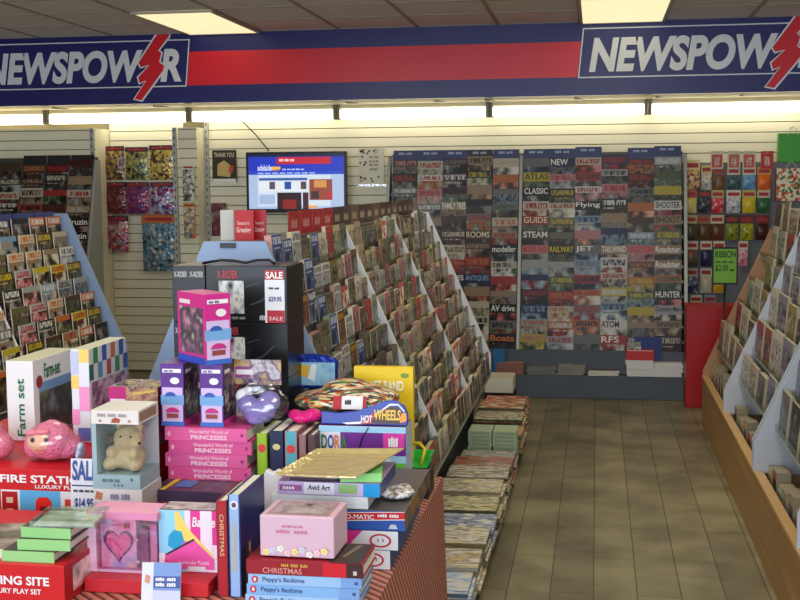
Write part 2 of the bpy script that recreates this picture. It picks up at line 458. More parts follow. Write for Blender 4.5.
# television
tv = empty('television', 'flat black television showing a blue and white news page on the slatted wall', 'television', (X(296, 180, 9.5), 9.5, Z(296, 212.5, 9.5)))
tw, th = .835, .49
MB().box((-tw / 2, 0, 0), (tw / 2, .05, th)).build('bezel', mat((12, 12, 14), .25), tv, .006)
MB().box((-.2, .05, .1), (.2, .18, .35)).build('wall_bracket', BLACK, tv)
def scr(c, s=.62): return mat(c, .3, emit=s)
tf = Face((-tw / 2 + .022, -.0005, .03), (1, 0, 0), (0, 0, 1), tw - .044, th - .05)
sc_ = art(tv, tf, [(scr((176, 196, 232)), (0, 0, 1, 1)), (scr((30, 52, 190)), (0, .63, 1, 1)), (scr((12, 20, 70)), (0, .955, 1, 1)), (scr((30, 70, 200)), (.0, .63, 1, .69)), (scr((215, 228, 245)), (.1, .05, .86, .62)),
    (scr((195, 25, 50)), (.3, .82, .87, .95)), (scr((232, 238, 248)), (.11, .33, .62, .52)), (scr((60, 100, 170)), (.11, .52, .62, .57)),
    (scr((45, 18, 22)), (.3, 0, .555, .3)), (scr((140, 28, 25)), (.36, 0, .5, .17)), (scr((60, 30, 45)), (.57, 0, .63, .3)), (scr((150, 70, 50)), (.64, .16, .88, .54)), (scr((215, 150, 80)), (.69, .39, .82, .52)), (scr((60, 40, 50)), (.66, .18, .74, .32)), (scr((190, 40, 50)), (.82, .18, .88, .3)),
    (scr((90, 80, 90)), (.22, .36, .28, .5)), (scr((40, 80, 160)), (.38, .36, .45, .5)), (scr((90, 70, 70)), (.55, .36, .61, .5)), (scr((170, 190, 225)), (.11, .08, .28, .27)),
    (scr((240, 190, 60)), (.245, .73, .34, .77)), (scr((245, 160, 60)), (.63, .02, .72, .06))], 'screen')
text(tv, tf, 'adelaide', (.1, .70, .25, .81), scr((235, 240, 250)), .02, e=.01)
text(tv, tf, 'now', (.255, .70, .34, .78), scr((245, 190, 60)), .02, e=.012)
text(tv, tf, '~5', (.36, .71, .6, .74), scr((200, 215, 250)), 0, e=.01)
text(tv, tf, '~8', (.1, .645, .72, .67), scr((200, 215, 250)), 0, e=.01)
text(tv, tf, '~3', (.33, .87, .5, .92), scr((250, 220, 220)), .01, e=.01)
p0, p1 = at(243, 122, YB - .06), at(269, 151, YB - .06)
tag(MB().tube([p0 + Vector((-.03, 0, .03)), p0, p0 * .5 + p1 * .5 + Vector((0, 0, .012)), p1], .005).build('power_cable', BLACK), 'thin black cable hanging slantwise from the light to the television', 'cable')

# ================================================================== MAGAZINE RACKS ON THE BACK WALL
MW, MH = .2, .275
mag_me = MB().box((-MW / 2, -.002, 0), (MW / 2, .002, MH), (0, 1, 1, 1, 1, 1)).mesh('magazine', [WHITE, PAPER])
MAGS = [mag_me] + [MB().box((-MW / 2 + d, -.002, 0), (MW / 2 - d, .002, MH + h), (0, 1, 1, 1, 1, 1)).mesh('magazine', [WHITE, PAPER]) for d, h in ((.002, -.014), (.001, .018))]
head_me = MB().box((-MW / 2, -.002, 0), (MW / 2, .002, MH), (0, 1, 1, 1, 1, 1)).mesh('header_card', [WHITE, WHITE])
K, Wt, G_, RD, YL, NV, LB, OR, GN, TN, BR, PK, CR, TE, SV, DR, OL = (20, 20, 22), (232, 230, 225), (120, 120, 118), (190, 40, 38), (215, 190, 40), (32, 42, 92), (130, 165, 195), (212, 112, 50), (70, 110, 62), (170, 140, 105), (85, 58, 44), (210, 130, 135), (214, 204, 176), (60, 120, 130), (175, 178, 182), (90, 22, 24), (110, 108, 70)
# per column, top to bottom: (band, lettering, picture a, picture b, title or None)
GRID = [
 [(BR, PK, G_, BR), (K, RD, K, G_), (G_, Wt, G_, BR), (TN, RD, BR, G_), (BR, CR, K, BR), (DR, Wt, BR, K), (G_, K, G_, LB), (RD, Wt, G_, BR), (TN, K, TN, G_), (K, Wt, K, BR), (CR, RD, TN, G_), (G_, Wt, BR, OL), (OL, YL, GN, BR)],
 [(CR, RD, CR, OL), (Wt, RD, OR, TN), (PK, RD, CR, PK), (G_, Wt, G_, TN), (TN, BR, BR, G_), (K, Wt, BR, K), (OL, Wt, OL, BR), (RD, CR, BR, TN), (LB, Wt, G_, LB), (K, YL, K, G_), (CR, K, BR, CR), (BR, OR, K, BR), (TN, RD, TN, K)],
 [(DR, G_, K, G_), (DR, Wt, K, G_), (DR, K, G_, GN), (TN, Wt, TN, BR, 'FAMILY TREE'), (BR, TN, K, BR), (BR, CR, BR, DR), (CR, OL, CR, TN), (RD, OR, RD, BR), (NV, Wt, NV, K, 'TIQUES'), (BR, CR, BR, TN), (CR, RD, G_, BR), (G_, Wt, CR, BR), (OL, K, BR, K)],
 [(TN, BR, BR, TN), (K, YL, GN, CR), (TN, CR, TN, OR), (K, Wt, BR, K), (G_, RD, OR, OL), (BR, CR, BR, K, 'ROOMS'), (BR, TN, BR, TN), (RD, OR, RD, BR), (NV, LB, NV, G_, 'ANTIQUES'), (TN, K, BR, OR), (CR, RD, CR, OL), (CR, K, BR, CR), (TN, RD, OL, BR)],
 [(CR, TN, G_, CR, 'Country'), (OR, K, BR, OR), (G_, LB, LB, K), (G_, GN, BR, OL), (CR, OR, G_, TN), (TN, RD, RD, G_), (K, Wt, K, G_, 'modeller'), (CR, K, GN, Wt), (RD, Wt, RD, CR), (TN, CR, TN, K), (K, Wt, K, RD, 'AV drive'), (G_, K, RD, GN), (K, OR, BR, K, 'Boats')],
 [(G_, RD, NV, G_), (YL, K, GN, OL, 'ATLAS'), (K, Wt, K, G_, 'CLASSIC'), (CR, RD, RD, CR), (RD, CR, GN, OL, 'GUIDE'), (BR, Wt, K, BR, 'STEAM'), (PK, RD, BR, GN, 'MODEL RAIL'), (SV, Wt, LB, SV), (NV, Wt, RD, LB), (K, RD, K, BR), (NV, LB, NV, LB), (SV, OR, CR, G_), (YL, PK, GN, YL)],
 [(NV, Wt, G_, NV, 'NEW'), (PK, RD, G_, SV), (K, YL, OL, K), (CR, RD, SV, CR), (OL, YL, K, OL), (OL, G_, BR, K), (K, YL, OL, K, 'RAILWAY'), (SV, CR, G_, SV), (GN, YL, OL, GN), (RD, OR, RD, K), (CR, OR, OR, CR), (OR, Wt, RD, CR), (SV, RD, LB, SV)],
 [(CR, RD, BR, RD), (RD, BR, BR, G_), (Wt, RD, G_, PK), (K, Wt, K, SV, 'Flying'), (LB, NV, LB, CR), (PK, RD, G_, OR), (G_, Wt, NV, LB, 'JET'), (LB, G_, LB, SV), (RD, K, K, TE), (OR, RD, OR, CR), (G_, RD, RD, LB), (OR, K, G_, OR), (G_, Wt, G_, K)],
 [(NV, RD, RD, NV), (SV, K, G_, K), (PK, RD, PK, G_), (K, Wt, BR, K), (TN, RD, TN, G_), (NV, LB, LB, K), (TN, Wt, BR, TN, 'TAILWIND'), (Wt, K, RD, CR), (CR, RD, CR, K), (YL, Wt, CR, G_), (LB, NV, LB, Wt), (Wt, K, CR, Wt, 'ATOM'), (RD, Wt, RD, CR, 'RFS')],
 [(BR, RD, OR, BR), (DR, RD, K, DR), (G_, K, G_, K), (OR, K, BR, OR), (BR, TN, BR, OL), (LB, Wt, LB, GN), (PK, RD, PK, TN, 'WOODTURN'), (BR, OR, BR, TN), (OR, YL, YL, TN), (GN, YL, LB, GN), (YL, BR, BR, TN), (TN, RD, G_, BR), (G_, Wt, K, G_)],
 [(SV, Wt, G_, K), (GN, OL, G_, GN), (YL, K, OL, K), (Wt, K, RD, G_, 'SHOOTER'), (TN, K, GN, RD, 'SHOOT'), (OL, YL, G_, OL), (TN, Wt, BR, K, 'Roadster'), (TN, Wt, BR, G_, 'Roadster'), (OR, GN, GN, OL), (K, Wt, K, RD, 'HUNTER'), (SV, K, K, CR, 'Country Man'), (TN, BR, BR, TN), (K, CR, DR, K)],
]
UP, DEPTH, Z0, YR = .11, .031, .185, 8.96
LEAN = -math.radians(5)
def rackmag(x, k, entry, label, group, rows=13, seed=0, y=YR, dz=0):
    """k: row from the top"""
    j = rows - 1 - k
    e = tuple(entry) + (None,)
    def soft(c):
        a = sum(c) / 3; return tuple(int((v * .82 + a * .18) * .84) for v in c)
    q = (seed * 5 + k * 3) % 7
    m = cover(*[soft(c) for c in e[:4]], seed=seed % 9, mh=(.2, .24, .17, .22)[q % 4] if e[4] is None else .25, letters=e[4] is None and q < 5)
    me = mag_me if e[4] else MAGS[(0, 1, 2, 0, 1)[(seed * 3 + k * 2) % 5]]
    o = inst('magazine', me, m, label, 'magazine', group, (x, y + j * DEPTH, Z0 + j * UP + dz), 0, LEAN)
    if e[4]:
        fc = Face((-MW / 2, -.002, 0), (1, 0, 0), (0, 0, 1), MW, MH)
        text(o, fc, e[4], (.05, .8, .95 if len(e[4]) > 4 else .7, .97), mat(e[1], .5), .015, e=.001)
    return o
rack = empty('magazine_rack', 'tall grey tiered magazine rack standing against the slatted back wall', 'rack', (0, YR, 0))
RKG = mat((142, 148, 152), .45, .2); BASEG = mat((84, 92, 104), .5)
xs_l = [X(p, 250, 9.15) for p in (402, 427.5, 452.5, 477.5, 504)]
xs_r = [X(p, 250, 9.15) for p in (535, 561.5, 587.5, 614, 641, 668)]
xl0, xl1 = xs_l[0] - .115, xs_l[-1] + .115; xr0, xr1 = xs_r[0] - .115, xs_r[-1] + .115
for a, b in ((xl0, xl1), (xr0, xr1)):
    for j in range(13):
        MB().box((a, j * DEPTH - .003, Z0 + j * UP - .008), (b, j * DEPTH + .014, Z0 + j * UP - .002)).box((a, j * DEPTH - .006, Z0 + j * UP - .008), (b, j * DEPTH - .0035, Z0 + j * UP + .012)).build('tier_shelf', RKG, rack)
    MB().box((a, .46, .0), (b, .48, 1.82)).build('backboard', mat((95, 95, 92), .7), rack)
for x in (xl0 - .016, (xl1 + xr0) / 2, xr1 + .016):
    MB().prism([(-.035, .18), (.40, 1.80), (.46, 1.80), (.46, .0), (-.035, .0)], 0, x - .012, x + .012).build('upright_post', STEEL, rack)
MB().box((xl0 - .3, 8.85 - YR, .001), (xr1 + .02, -.03, .175)).build('base_deck', BASEG, rack, .004)
MB().box((xl0, -.034, .176), (xl1, -.01, .35)).box((xr0, -.034, .176), (xr1, -.01, .35)).build('kick_panel_front', BASEG, rack)
SIDE_L = 'narrow back rack section'
def pick(px, lab): return lab
for c, col in enumerate(GRID):
    x = (xs_l + xs_r)[c]
    for k, e in enumerate(col):
        if c < 5 and k > (2, 4, 8, 10, 12)[c] + 1: continue
        sec = 'post' if c >= 5 else 'television'
        n = c - 5 if c >= 5 else c
        rackmag(x, k, e, '%s topped magazine, back rack, %s row down, %s column from the %s' % (cname(e[0]), ORD[k], ORD[n], 'middle post' if c >= 5 else 'television side'), 'magazines on the back wall rack', seed=c * 3 + k)
HB = mat((30, 44, 100), .4); HK = mat((22, 22, 26), .4)
for c, x in enumerate(xs_l + xs_r):
    if c == 8: continue
    j = 13
    o = inst('header_card', head_me, HK if c == 3 else HB, '%s header card above the %s column from the %s on the back rack' % ('black' if c == 3 else 'navy blue', ORD[c - 5 if c >= 5 else c], 'middle post' if c >= 5 else 'television side'), 'header card', 'header cards on the back wall rack', (x, YR + j * DEPTH, Z0 + j * UP - .04 + (.012 if c in (7, 10) else 0)), 0, LEAN)
    fc = Face((-MW / 2, -.002, 0), (1, 0, 0), (0, 0, 1), MW, MH)
    text(o, fc, '~2', (.2, .88, .8, .95), mat((170, 180, 210), .5), 0, e=.001)

# second rack, behind the magazine stand
rack2 = empty('magazine_rack', 'dark tiered magazine rack on the wall behind the sloping magazine stand', 'rack', (0, 8.75, 0))
xs2 = [X(98, 160, 9.16) - .135 - .203 * (3 - i) for i in range(4)]
a, b = xs2[0] - .34, xs2[-1] + .108
MB().box((a, .46, 0), (b, .48, 1.82)).build('backboard', mat((70, 66, 62), .7), rack2)
for x in (a - .013, b + .013): MB().prism([(-.035, .18), (.40, 1.80), (.46, 1.80), (.46, .0), (-.035, .0)], 0, x - .012, x + .012).build('upright_post', STEEL, rack2)
for j in range(13): MB().box((a, j * DEPTH - .003, Z0 + j * UP - .008), (b, j * DEPTH + .014, Z0 + j * UP - .002)).build('tier_shelf', RKG, rack2)
G2 = [[(BR, TN, K, BR), (BR, CR, K, G_), (CR, RD, BR, K), (DR, Wt, K, BR), (TN, K, BR, K)],
      [(BR, OR, BR, K), (DR, TN, BR, K), (CR, DR, TN, BR), (RD, K, GN, OL), (OL, Wt, K, G_)],
      [(DR, RD, BR, K), (K, CR, BR, K), (RD, K, K, GN), (DR, CR, K, OL), (BR, TN, BR, TN)],
      [(DR, K, BR, K), (TN, K, G_, BR), (CR, RD, TN, G_), (TN, CR, BR, K), (K, Wt, K, DR, 'Cruzin'), (K, Wt, BR, DR, 'Cruzin'), (DR, Wt, RD, K, 'X'), (BR, OR, K, BR), (K, TN, BR, K), (DR, RD, DR, BR)]]
for c, col in enumerate(G2):
    for k, e in enumerate(col):
        rackmag(xs2[c], k, e, '%s topped magazine, far rack, %s row down, %s column from the gift wrap' % (cname(e[0]), ORD[k], ORD[3 - c]), 'magazines on the rack behind the stand', seed=c + k * 2 + 1, y=8.75, dz=.0)
for c in (1, 2, 3):
    o = inst('header_card', head_me, HK, 'black header card above the %s column from the gift wrap' % ORD[3 - c], 'header card', 'header cards behind the magazine stand', (xs2[c], 8.75 + 13 * DEPTH, Z0 + 13 * UP - .05), 0, LEAN)

# things lying on the base of the back rack
def pile_mag(w, d, h, loc, rz, m, label, group, cat='magazine', name='magazine'):
    o = MB().box((-w / 2, -d / 2, 0), (w / 2, d / 2, h), (1, 1, 1, 1, 0, 1)).build(name, [m, PAPER])
    put(o, loc, rz); return tag(o, label, cat, group)
ZB = .1755
def col_stack(px, n, t, y, w, d, ms, what, group, z=ZB, jit=.06, name='magazine', cat='magazine', side=None):
    x = X(px, 370, y)
    for i in range(n):
        m = ms[i % len(ms)]
        o = pile_mag(w, d, t, (x + R.uniform(-.008, .008), y + R.uniform(-.003, .003), z + i * (t + .0006)), R.uniform(-jit, jit), m, '%s, %s from the bottom' % (what, ORD[i]), group, cat, name)
        if side: o.data.materials[1] = side
    return x, z + n * (t + .0006)
def ok(): pass
C_ = lambda a, b, c, d, s=0: cover(a, b, c, d, seed=s)
ry = 8.879
col_stack(511, 6, .014, ry, .2, .072, [C_(RD, CR, TN, BR, 1), C_(BR, CR, PK, TN, 2)], 'reddish magazine lying on the rack base beside the blue folder', 'magazines lying on the rack base', side=mat((150, 100, 90), .6))
col_stack(542, 5, .012, ry, .22, .068, [C_(G_, Wt, G_, K, 3), C_(SV, K, LB, G_, 4)], 'grey magazine lying on the base beside the reddish pile', 'magazines lying on the rack base', side=mat((120, 120, 118), .6))
col_stack(571, 6, .012, ry, .2, .072, [C_(K, Wt, OL, CR, 5), C_(CR, K, G_, CR, 6)], 'glossy grey magazine lying on the base below the middle post', 'magazines lying on the rack base', jit=.1, side=mat((140, 138, 130), .6))
col_stack(604, 3, .012, ry, .22, .068, [C_(TN, K, BR, K, 7), C_(CR, RD, CR, K, 8)], 'open edged magazine lying beside the white paper piles', 'magazines lying on the rack base', jit=.1)
for px, n, wh in ((640, 7, 'under the red box'), (668, 6, 'beside the red bin')):
    col_stack(px, n, .0165, ry, .2, .076, [mat((225, 226, 224), .6)], 'white paper block on the rack base ' + wh, 'white paper blocks', jit=.015, name='paper_block', cat='paper', side=mat((225, 226, 224), .6))
zt = ZB + 7 * .0171
o, fc = carton('leaflet_box', 'shiny red box standing on the white paper blocks', 'box', .2, .072, .075, (X(640, 350, ry), ry, zt), 0, mat((196, 22, 30), .3))
art(o, fc['front'], [(mat((230, 200, 200), .4), (.05, .9, .95, .97))])
o = MB().box((-.1, -.003, 0), (.1, .003, .16), 0).build('booklet', mat((36, 60, 130), .4)); put(o, (X(648, 340, ry + .043), ry + .036, zt + .004), 0, 0)
tag(o, 'dark blue booklet standing behind the red box on the rack base', 'booklet'); o.location.z = zt + .0005
o, fc = carton('card_pack', 'small silver card pack on top of the red box', 'card pack', .1, .05, .055, (X(634, 335, ry), ry, zt + .0755), 0, picture([(190, 190, 190), (110, 100, 95), (225, 225, 225)], 30))
# paper pile on a black box and blue folder at the end of the card stand
o, fc = carton('black_plinth', 'low black box on the floor between card stand and magazine rack', 'box', .2, .3, .17, (-.645, 8.2, 0.001), 0, mat((16, 16, 18), .5))
for i in range(4): pile_mag(.19, .27, .024, (-.645 + R.uniform(-.004, .004), 8.2, .1715 + i * .0245), 0, mat((205, 198, 180), .7), 'cream newspaper on the black box, %s from the bottom' % ORD[i], 'newspapers on the black box', 'newspaper', 'newspaper')
o = MB().box((-.045, -.11, 0), (.04, .11, .185)).build('folder', mat((36, 110, 170), .4)); put(o, (X(496, 360, 8.55), 8.62, .001)); o.location.z = .1755; o.location.y = 8.882; o.scale.y = .3
tag(o, 'upright blue folder at the card stand end of the rack base', 'folder')

# red dump bin
rb = empty('dump_bin', 'tall red cardboard bin standing beside the back magazine rack', 'bin', (.80, 8.70, .001))
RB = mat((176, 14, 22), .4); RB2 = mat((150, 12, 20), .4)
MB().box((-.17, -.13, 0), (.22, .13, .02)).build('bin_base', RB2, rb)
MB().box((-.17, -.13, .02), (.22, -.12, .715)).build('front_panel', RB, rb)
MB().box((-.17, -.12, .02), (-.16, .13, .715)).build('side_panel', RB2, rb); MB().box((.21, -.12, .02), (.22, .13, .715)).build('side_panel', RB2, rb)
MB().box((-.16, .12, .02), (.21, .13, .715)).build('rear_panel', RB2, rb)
MB().box((-.175, -.136, .7151), (.225, .135, .722)).build('top_panel', RB, rb)

# ================================================================== RIBBONS AND GIFT BAGS ON THE WALL
PEGS = []
def pack(px0, py0, px1, py1, head, m2, label, hh=.3, y=9.57, frame=None, kind='ribbon_pack', cat='ribbon pack', lay=0, group=None):
    y -= .035 * lay
    a, b = at(px0, py1, y), at(px1, py0, y)
    w, h = abs(b.x - a.x), b.z - a.z
    t = empty(kind, label, cat, ((a.x + b.x) / 2, y, a.z), 0, group)
    MB().box((-w / 2, -.003, h * (1 - hh)), (w / 2, .003, h)).build('header_card', head, t)
    if hh < 1:
        n, k = MB(), 6
        # pillow shaped pouch
        V, Fc = [], []
        for s in (-1, 1):
            for i in range(k + 1):
                for j in range(k + 1):
                    u, v = i / k, j / k
                    V.append(((u - .5) * w * .96, s * (.001 + .02 * (math.sin(PI * u) * math.sin(PI * v)) ** .6), h * (1 - hh) * v))
        q = (k + 1) ** 2
        for i in range(k):
            for j in range(k):
                c = [i * (k + 1) + j, (i + 1) * (k + 1) + j, (i + 1) * (k + 1) + j + 1, i * (k + 1) + j + 1]
                Fc.append(c); Fc.append([q + z for z in c[::-1]])
        n.raw(V, Fc, 0, True); n.build('pouch', m2, t)
    fc = Face((-w / 2, -.003, h * (1 - hh)), (1, 0, 0), (0, 0, 1), w, h * hh)
    if hh < 1: art(t, fc, [(frame or mat((170, 40, 40), .5), (.1, .25, .9, .7))])
    PEGS.append(((a.x + b.x) / 2, a.z + h - .012, y))
    return t, w, h
CH = mat((206, 200, 180), .5); 
def P(*c, s=30, seed=0): return picture(c, s, .3, seed, bump=.3)
FR = [(717, (196, 60, 50)), (734, (190, 90, 60)), (749, (205, 70, 50)), (767, (190, 40, 40))]
for i, (cx, c) in enumerate(FR):
    t, w, h = pack(cx - 6.5, 151, cx + 6.5, 169, CH if i < 3 else mat((190, 50, 45), .4), None, 'red framed gift tag pack hanging in the top row, %s from the post' % ORD[i], 1, kind='gift_tag', cat='gift tag', group='gift tags in the top row', lay=1)
    fc = Face((-w / 2, -.003, 0), (1, 0, 0), (0, 0, 1), w, h)
    art(t, fc, [(mat(c, .5), (.1, .08, .9, .8)), (picture([(225, 200, 170), (180, 80, 60), (235, 225, 205)], 60, seed=i), (.28, .18, .72, .68))])
ROWS = [
 (167, 190, [(684, 700, (230, 210, 150), P((215, 110, 50), (230, 215, 150), (150, 40, 60), (60, 70, 140))), (701, 712, (220, 190, 120), P((70, 90, 130), (225, 220, 200), (200, 90, 50))), (713, 725, (120, 90, 80), P((150, 110, 70), (60, 50, 50))), (727, 740, (215, 205, 185), P((40, 60, 70), (90, 120, 120))), (742, 756, (210, 205, 190), P((60, 120, 180), (140, 190, 220))), (757, 771, (220, 160, 90), P((225, 90, 30), (240, 130, 50)))],
  'second'),
 (190, 213, [(684, 697, (190, 80, 50), P((225, 220, 190), (220, 200, 60), (235, 235, 225))), (698, 711, (60, 50, 45), P((25, 24, 30), (60, 60, 70), (140, 140, 150))), (711, 724, (190, 170, 120), P((190, 30, 50), (210, 60, 70), (230, 200, 200))), (726, 741, (220, 215, 195), P((30, 40, 80), (220, 220, 225), (50, 60, 110))), (742, 756, (200, 180, 90), P((210, 180, 20), (225, 200, 50), (160, 140, 20))), (757, 770, (205, 195, 170), P((30, 80, 50), (60, 120, 70)))],
  'third'),
 (215, 240, [(684, 697, (200, 180, 110), P((90, 85, 60), (60, 60, 45))), (697, 710, (150, 100, 60), P((120, 80, 45), (70, 55, 40))), (710, 724, (215, 200, 165), P((110, 60, 35), (80, 45, 30))), (725, 739, (60, 20, 30), P((22, 20, 24), (150, 160, 40), (30, 26, 30))), (740, 754, (110, 30, 40), P((24, 20, 24), (190, 190, 40), (60, 40, 44))), (755, 769, (120, 30, 40), P((90, 24, 34), (40, 20, 24)))],
  'fourth'),
 (241, 266, [(684, 698, (220, 200, 180), P((190, 40, 60), (40, 90, 60), (220, 110, 130), s=14)), (700, 712, (225, 205, 180), P((30, 38, 70), (50, 60, 100))), (713, 725, (225, 205, 180), P((60, 70, 100), (40, 40, 60))), (738, 748, (225, 215, 200), P((210, 40, 110), (235, 160, 190), (240, 240, 240)))],
  'fifth'),
 (268, 293, [(684, 698, (190, 180, 165), P((30, 34, 70), (70, 74, 110), (220, 220, 230))), (700, 712, (215, 205, 185), P((215, 205, 180), (190, 180, 150))), (713, 726, (200, 190, 160), P((215, 160, 30), (230, 190, 60)))],
  'sixth'),
 (295, 318, [(690, 702, (215, 205, 175), P((150, 150, 140), (90, 90, 90))), (704, 716, (150, 150, 170), P((60, 70, 110), (120, 130, 160)))], 'lowest'),
]
for r, (y0, y1, items, nm) in enumerate(ROWS):
    for i, (a, b, hc, m2) in enumerate(items):
        dy = -7 if (r == 0 and i < 1) else (-2 if r == 0 and i < 2 else 0)
        pack(a, y0 + dy, b, y1, mat(hc, .5), m2, 'small ribbon pack with %s header, %s row on the wall, %s from the post' % (cname(hc), nm, ORD[i]), .34, lay=0 if r % 2 == 0 else 1, group='ribbon packs on the wall')
# gift bags
def giftbag(px0, py0, px1, py1, m, side, label, depth=.07, y=9.6):
    a, b = at(px0, py1, y - depth), at(px1, py0, y - depth)
    w, h = b.x - a.x, b.z - a.z
    t = empty('gift_bag', label, 'gift bag', ((a.x + b.x) / 2, y - depth / 2, a.z))
    d = depth
    MB().face([(-w / 2, -d / 2, 0), (w / 2, -d / 2, 0), (w / 2, -d / 2, h), (-w / 2, -d / 2, h)], 0).face([(w / 2, d / 2, 0), (-w / 2, d / 2, 0), (-w / 2, d / 2, h), (w / 2, d / 2, h)], 0).face([(-w / 2, d / 2, 0), (-w / 2, -d / 2, 0), (-w / 2, -d / 2, h), (-w / 2, d / 2, h)], 1).face([(w / 2, -d / 2, 0), (w / 2, d / 2, 0), (w / 2, d / 2, h), (w / 2, -d / 2, h)], 1).face([(-w / 2, -d / 2, 0), (-w / 2, d / 2, 0), (w / 2, d / 2, 0), (w / 2, -d / 2, 0)], 1).build('bag_body', [m, side], t)
    MB().tube([(-w * .18, -d / 2 - .003, h - .03), (-w * .14, -d / 2 - .004, h + .02), (0, -d / 2 - .004, h + .05), (w * .14, -d / 2 - .004, h + .02), (w * .18, -d / 2 - .003, h - .03)], .003).build('handle', mat((190, 210, 170), .5), t)
    PEGS.append((t.location.x, a.z + h + .045, y - depth / 2))
    return t
giftbag(778, 133, 808, 162, mat((60, 165, 30), .3), mat((110, 130, 40), .4), 'shiny plain green gift bag hanging above the dotted one')
dots = picture([(235, 228, 205), (235, 228, 205), (235, 228, 205), (190, 40, 40), (60, 120, 60), (220, 120, 40)], 48, .5, 2, vor=True, const=True)
giftbag(776, 168, 806, 201, dots, mat((180, 30, 60), .4), 'cream gift bag with coloured dots and red side under the green one')
# gift wrap bay
WR = [(103, 124, 146, 180, [(150, 90, 60), (70, 60, 80), (200, 170, 90), (40, 60, 60)], 'orange and gold foil'), (126, 148, 147, 180, [(30, 50, 60), (120, 130, 80), (190, 180, 110), (40, 40, 50)], 'dark green foil'), (150, 174, 145, 180, [(170, 130, 50), (230, 210, 110), (120, 80, 60), (60, 60, 60)], 'gold foil'),
      (104, 126, 182, 214, [(120, 50, 60), (90, 40, 40), (150, 80, 70)], 'dark red'), (126, 149, 182, 214, [(150, 50, 80), (90, 60, 120), (190, 80, 90)], 'red and purple'), (151, 174, 182, 214, [(140, 60, 90), (210, 210, 230), (80, 60, 140), (170, 60, 70)], 'glittering purple'),
      (105, 128, 216, 252, [(160, 50, 80), (200, 170, 160), (110, 70, 110), (190, 60, 70)], 'speckled pink'), (143, 175, 215, 271, [(60, 120, 150), (120, 160, 180), (40, 60, 80), (200, 200, 190)], 'blue patterned')]
for i, (a, b, y0, y1, cs, nm) in enumerate(WR):
    t, w, h = pack(a, y0, b, y1, mat((200, 110, 40), .4) if i == 7 else mat((60, 44, 60), .4), picture(cs, 38, .22, i, vor=True, metal=.2, bump=.4), '%s gift wrap pack on the slatted wall, %s row from the top' % (nm, ORD[i // 3]), .14, y=9.6, kind='gift_wrap', cat='gift wrap')
for a, b, y0, y1, cs, nm in ((183, 194, 165, 201, [(230, 228, 215), (40, 40, 40), (225, 220, 205)], 'narrow black and white patterned'), (184, 195, 203, 238, [(200, 150, 60), (60, 80, 110), (215, 205, 180), (190, 80, 50)], 'narrow multicoloured')):
    pack(a, y0, b, y1, mat(cs[0], .5), picture(cs, 40, .4, 3, vor=True), nm + ' gift wrap pack on the slim wall panel', .12, y=9.38, kind='gift_wrap', cat='gift wrap')
PG = MB()
for i, (x, z, y) in enumerate(PEGS):
    MB().tube([(x, y - .02, z), (x, (YB - .24 if y < 9.41 and x < -3 else YB - .016) - .001, z)], .003, 6).build('wall_peg', STEEL, wb)
# book and card beside the television
def wallcard(px0, py0, px1, py1, name, label, cat, m, y=9.62, t=.015):
    a, b = at(px0, py1, y), at(px1, py0, y)
    o = MB().box((-(b.x - a.x) / 2, -t / 2, 0), ((b.x - a.x) / 2, t / 2, b.z - a.z)).build(name, m); put(o, ((a.x + b.x) / 2, y, a.z)); tag(o, label, cat)
    MB().box((-(b.x - a.x) / 2 - .01, -.03, -.02), ((b.x - a.x) / 2 + .01, YB - .018 - y, -.002)).build('shelf_lip', CLEAR, o)
    return o, Face((-(b.x - a.x) / 2, -t / 2, 0), (1, 0, 0), (0, 0, 1), b.x - a.x, b.z - a.z)
o, fc = wallcard(213, 150, 236, 182, 'book', 'brown thank you book on the wall beside the television', 'book', mat((52, 40, 34), .5))
art(o, fc, [(mat((205, 175, 110), .5), [(.2, .2), (.75, .15), (.8, .5), (.5, .68), (.22, .55)]), (mat((200, 70, 40), .5), [(.68, .3), (.85, .28), (.9, .5), (.72, .52)]), (WHITE, (.02, .0, .98, .1))])
text(o, fc, 'THANK YOU', (.08, .78, .92, .92), mat((215, 205, 180), .5), .02)
o, fc = wallcard(359, 148, 384, 184, 'card', 'white card edged with dark spots on the wall next to the television', 'card', mat((226, 220, 200), .5))
rnd = random.Random(3); spots = []
for i in range(34):
    s = rnd.random(); u, v = rnd.choice(((rnd.uniform(.05, .3), rnd.uniform(.06, .95)), (rnd.uniform(.08, .92), rnd.uniform(.84, .96)), (rnd.uniform(.08, .9), rnd.uniform(.05, .2))))
    rr = rnd.uniform(.025, .05); spots.append((mat(rnd.choice(((40, 34, 34), (110, 60, 50), (70, 60, 40))), .5), [(u + rr * math.cos(q), v + rr * .7 * math.sin(q)) for q in (0, 1, 2, 3, 4, 5)]))
art(o, fc, spots, 'spot_print', .0006)
for i, v in enumerate((.72, .6, .5, .38)): text(o, fc, ('~2', '~3', '~2', '~1')[i], (.42, v, .82, v + .07), mat((150, 140, 130), .5), 0, e=.002)
o, fc = wallcard(212, 203, 226, 236, 'book', 'dark red and black book on the wall below the thank you book', 'book', picture([(40, 30, 34), (110, 30, 40), (160, 150, 140)], 12))

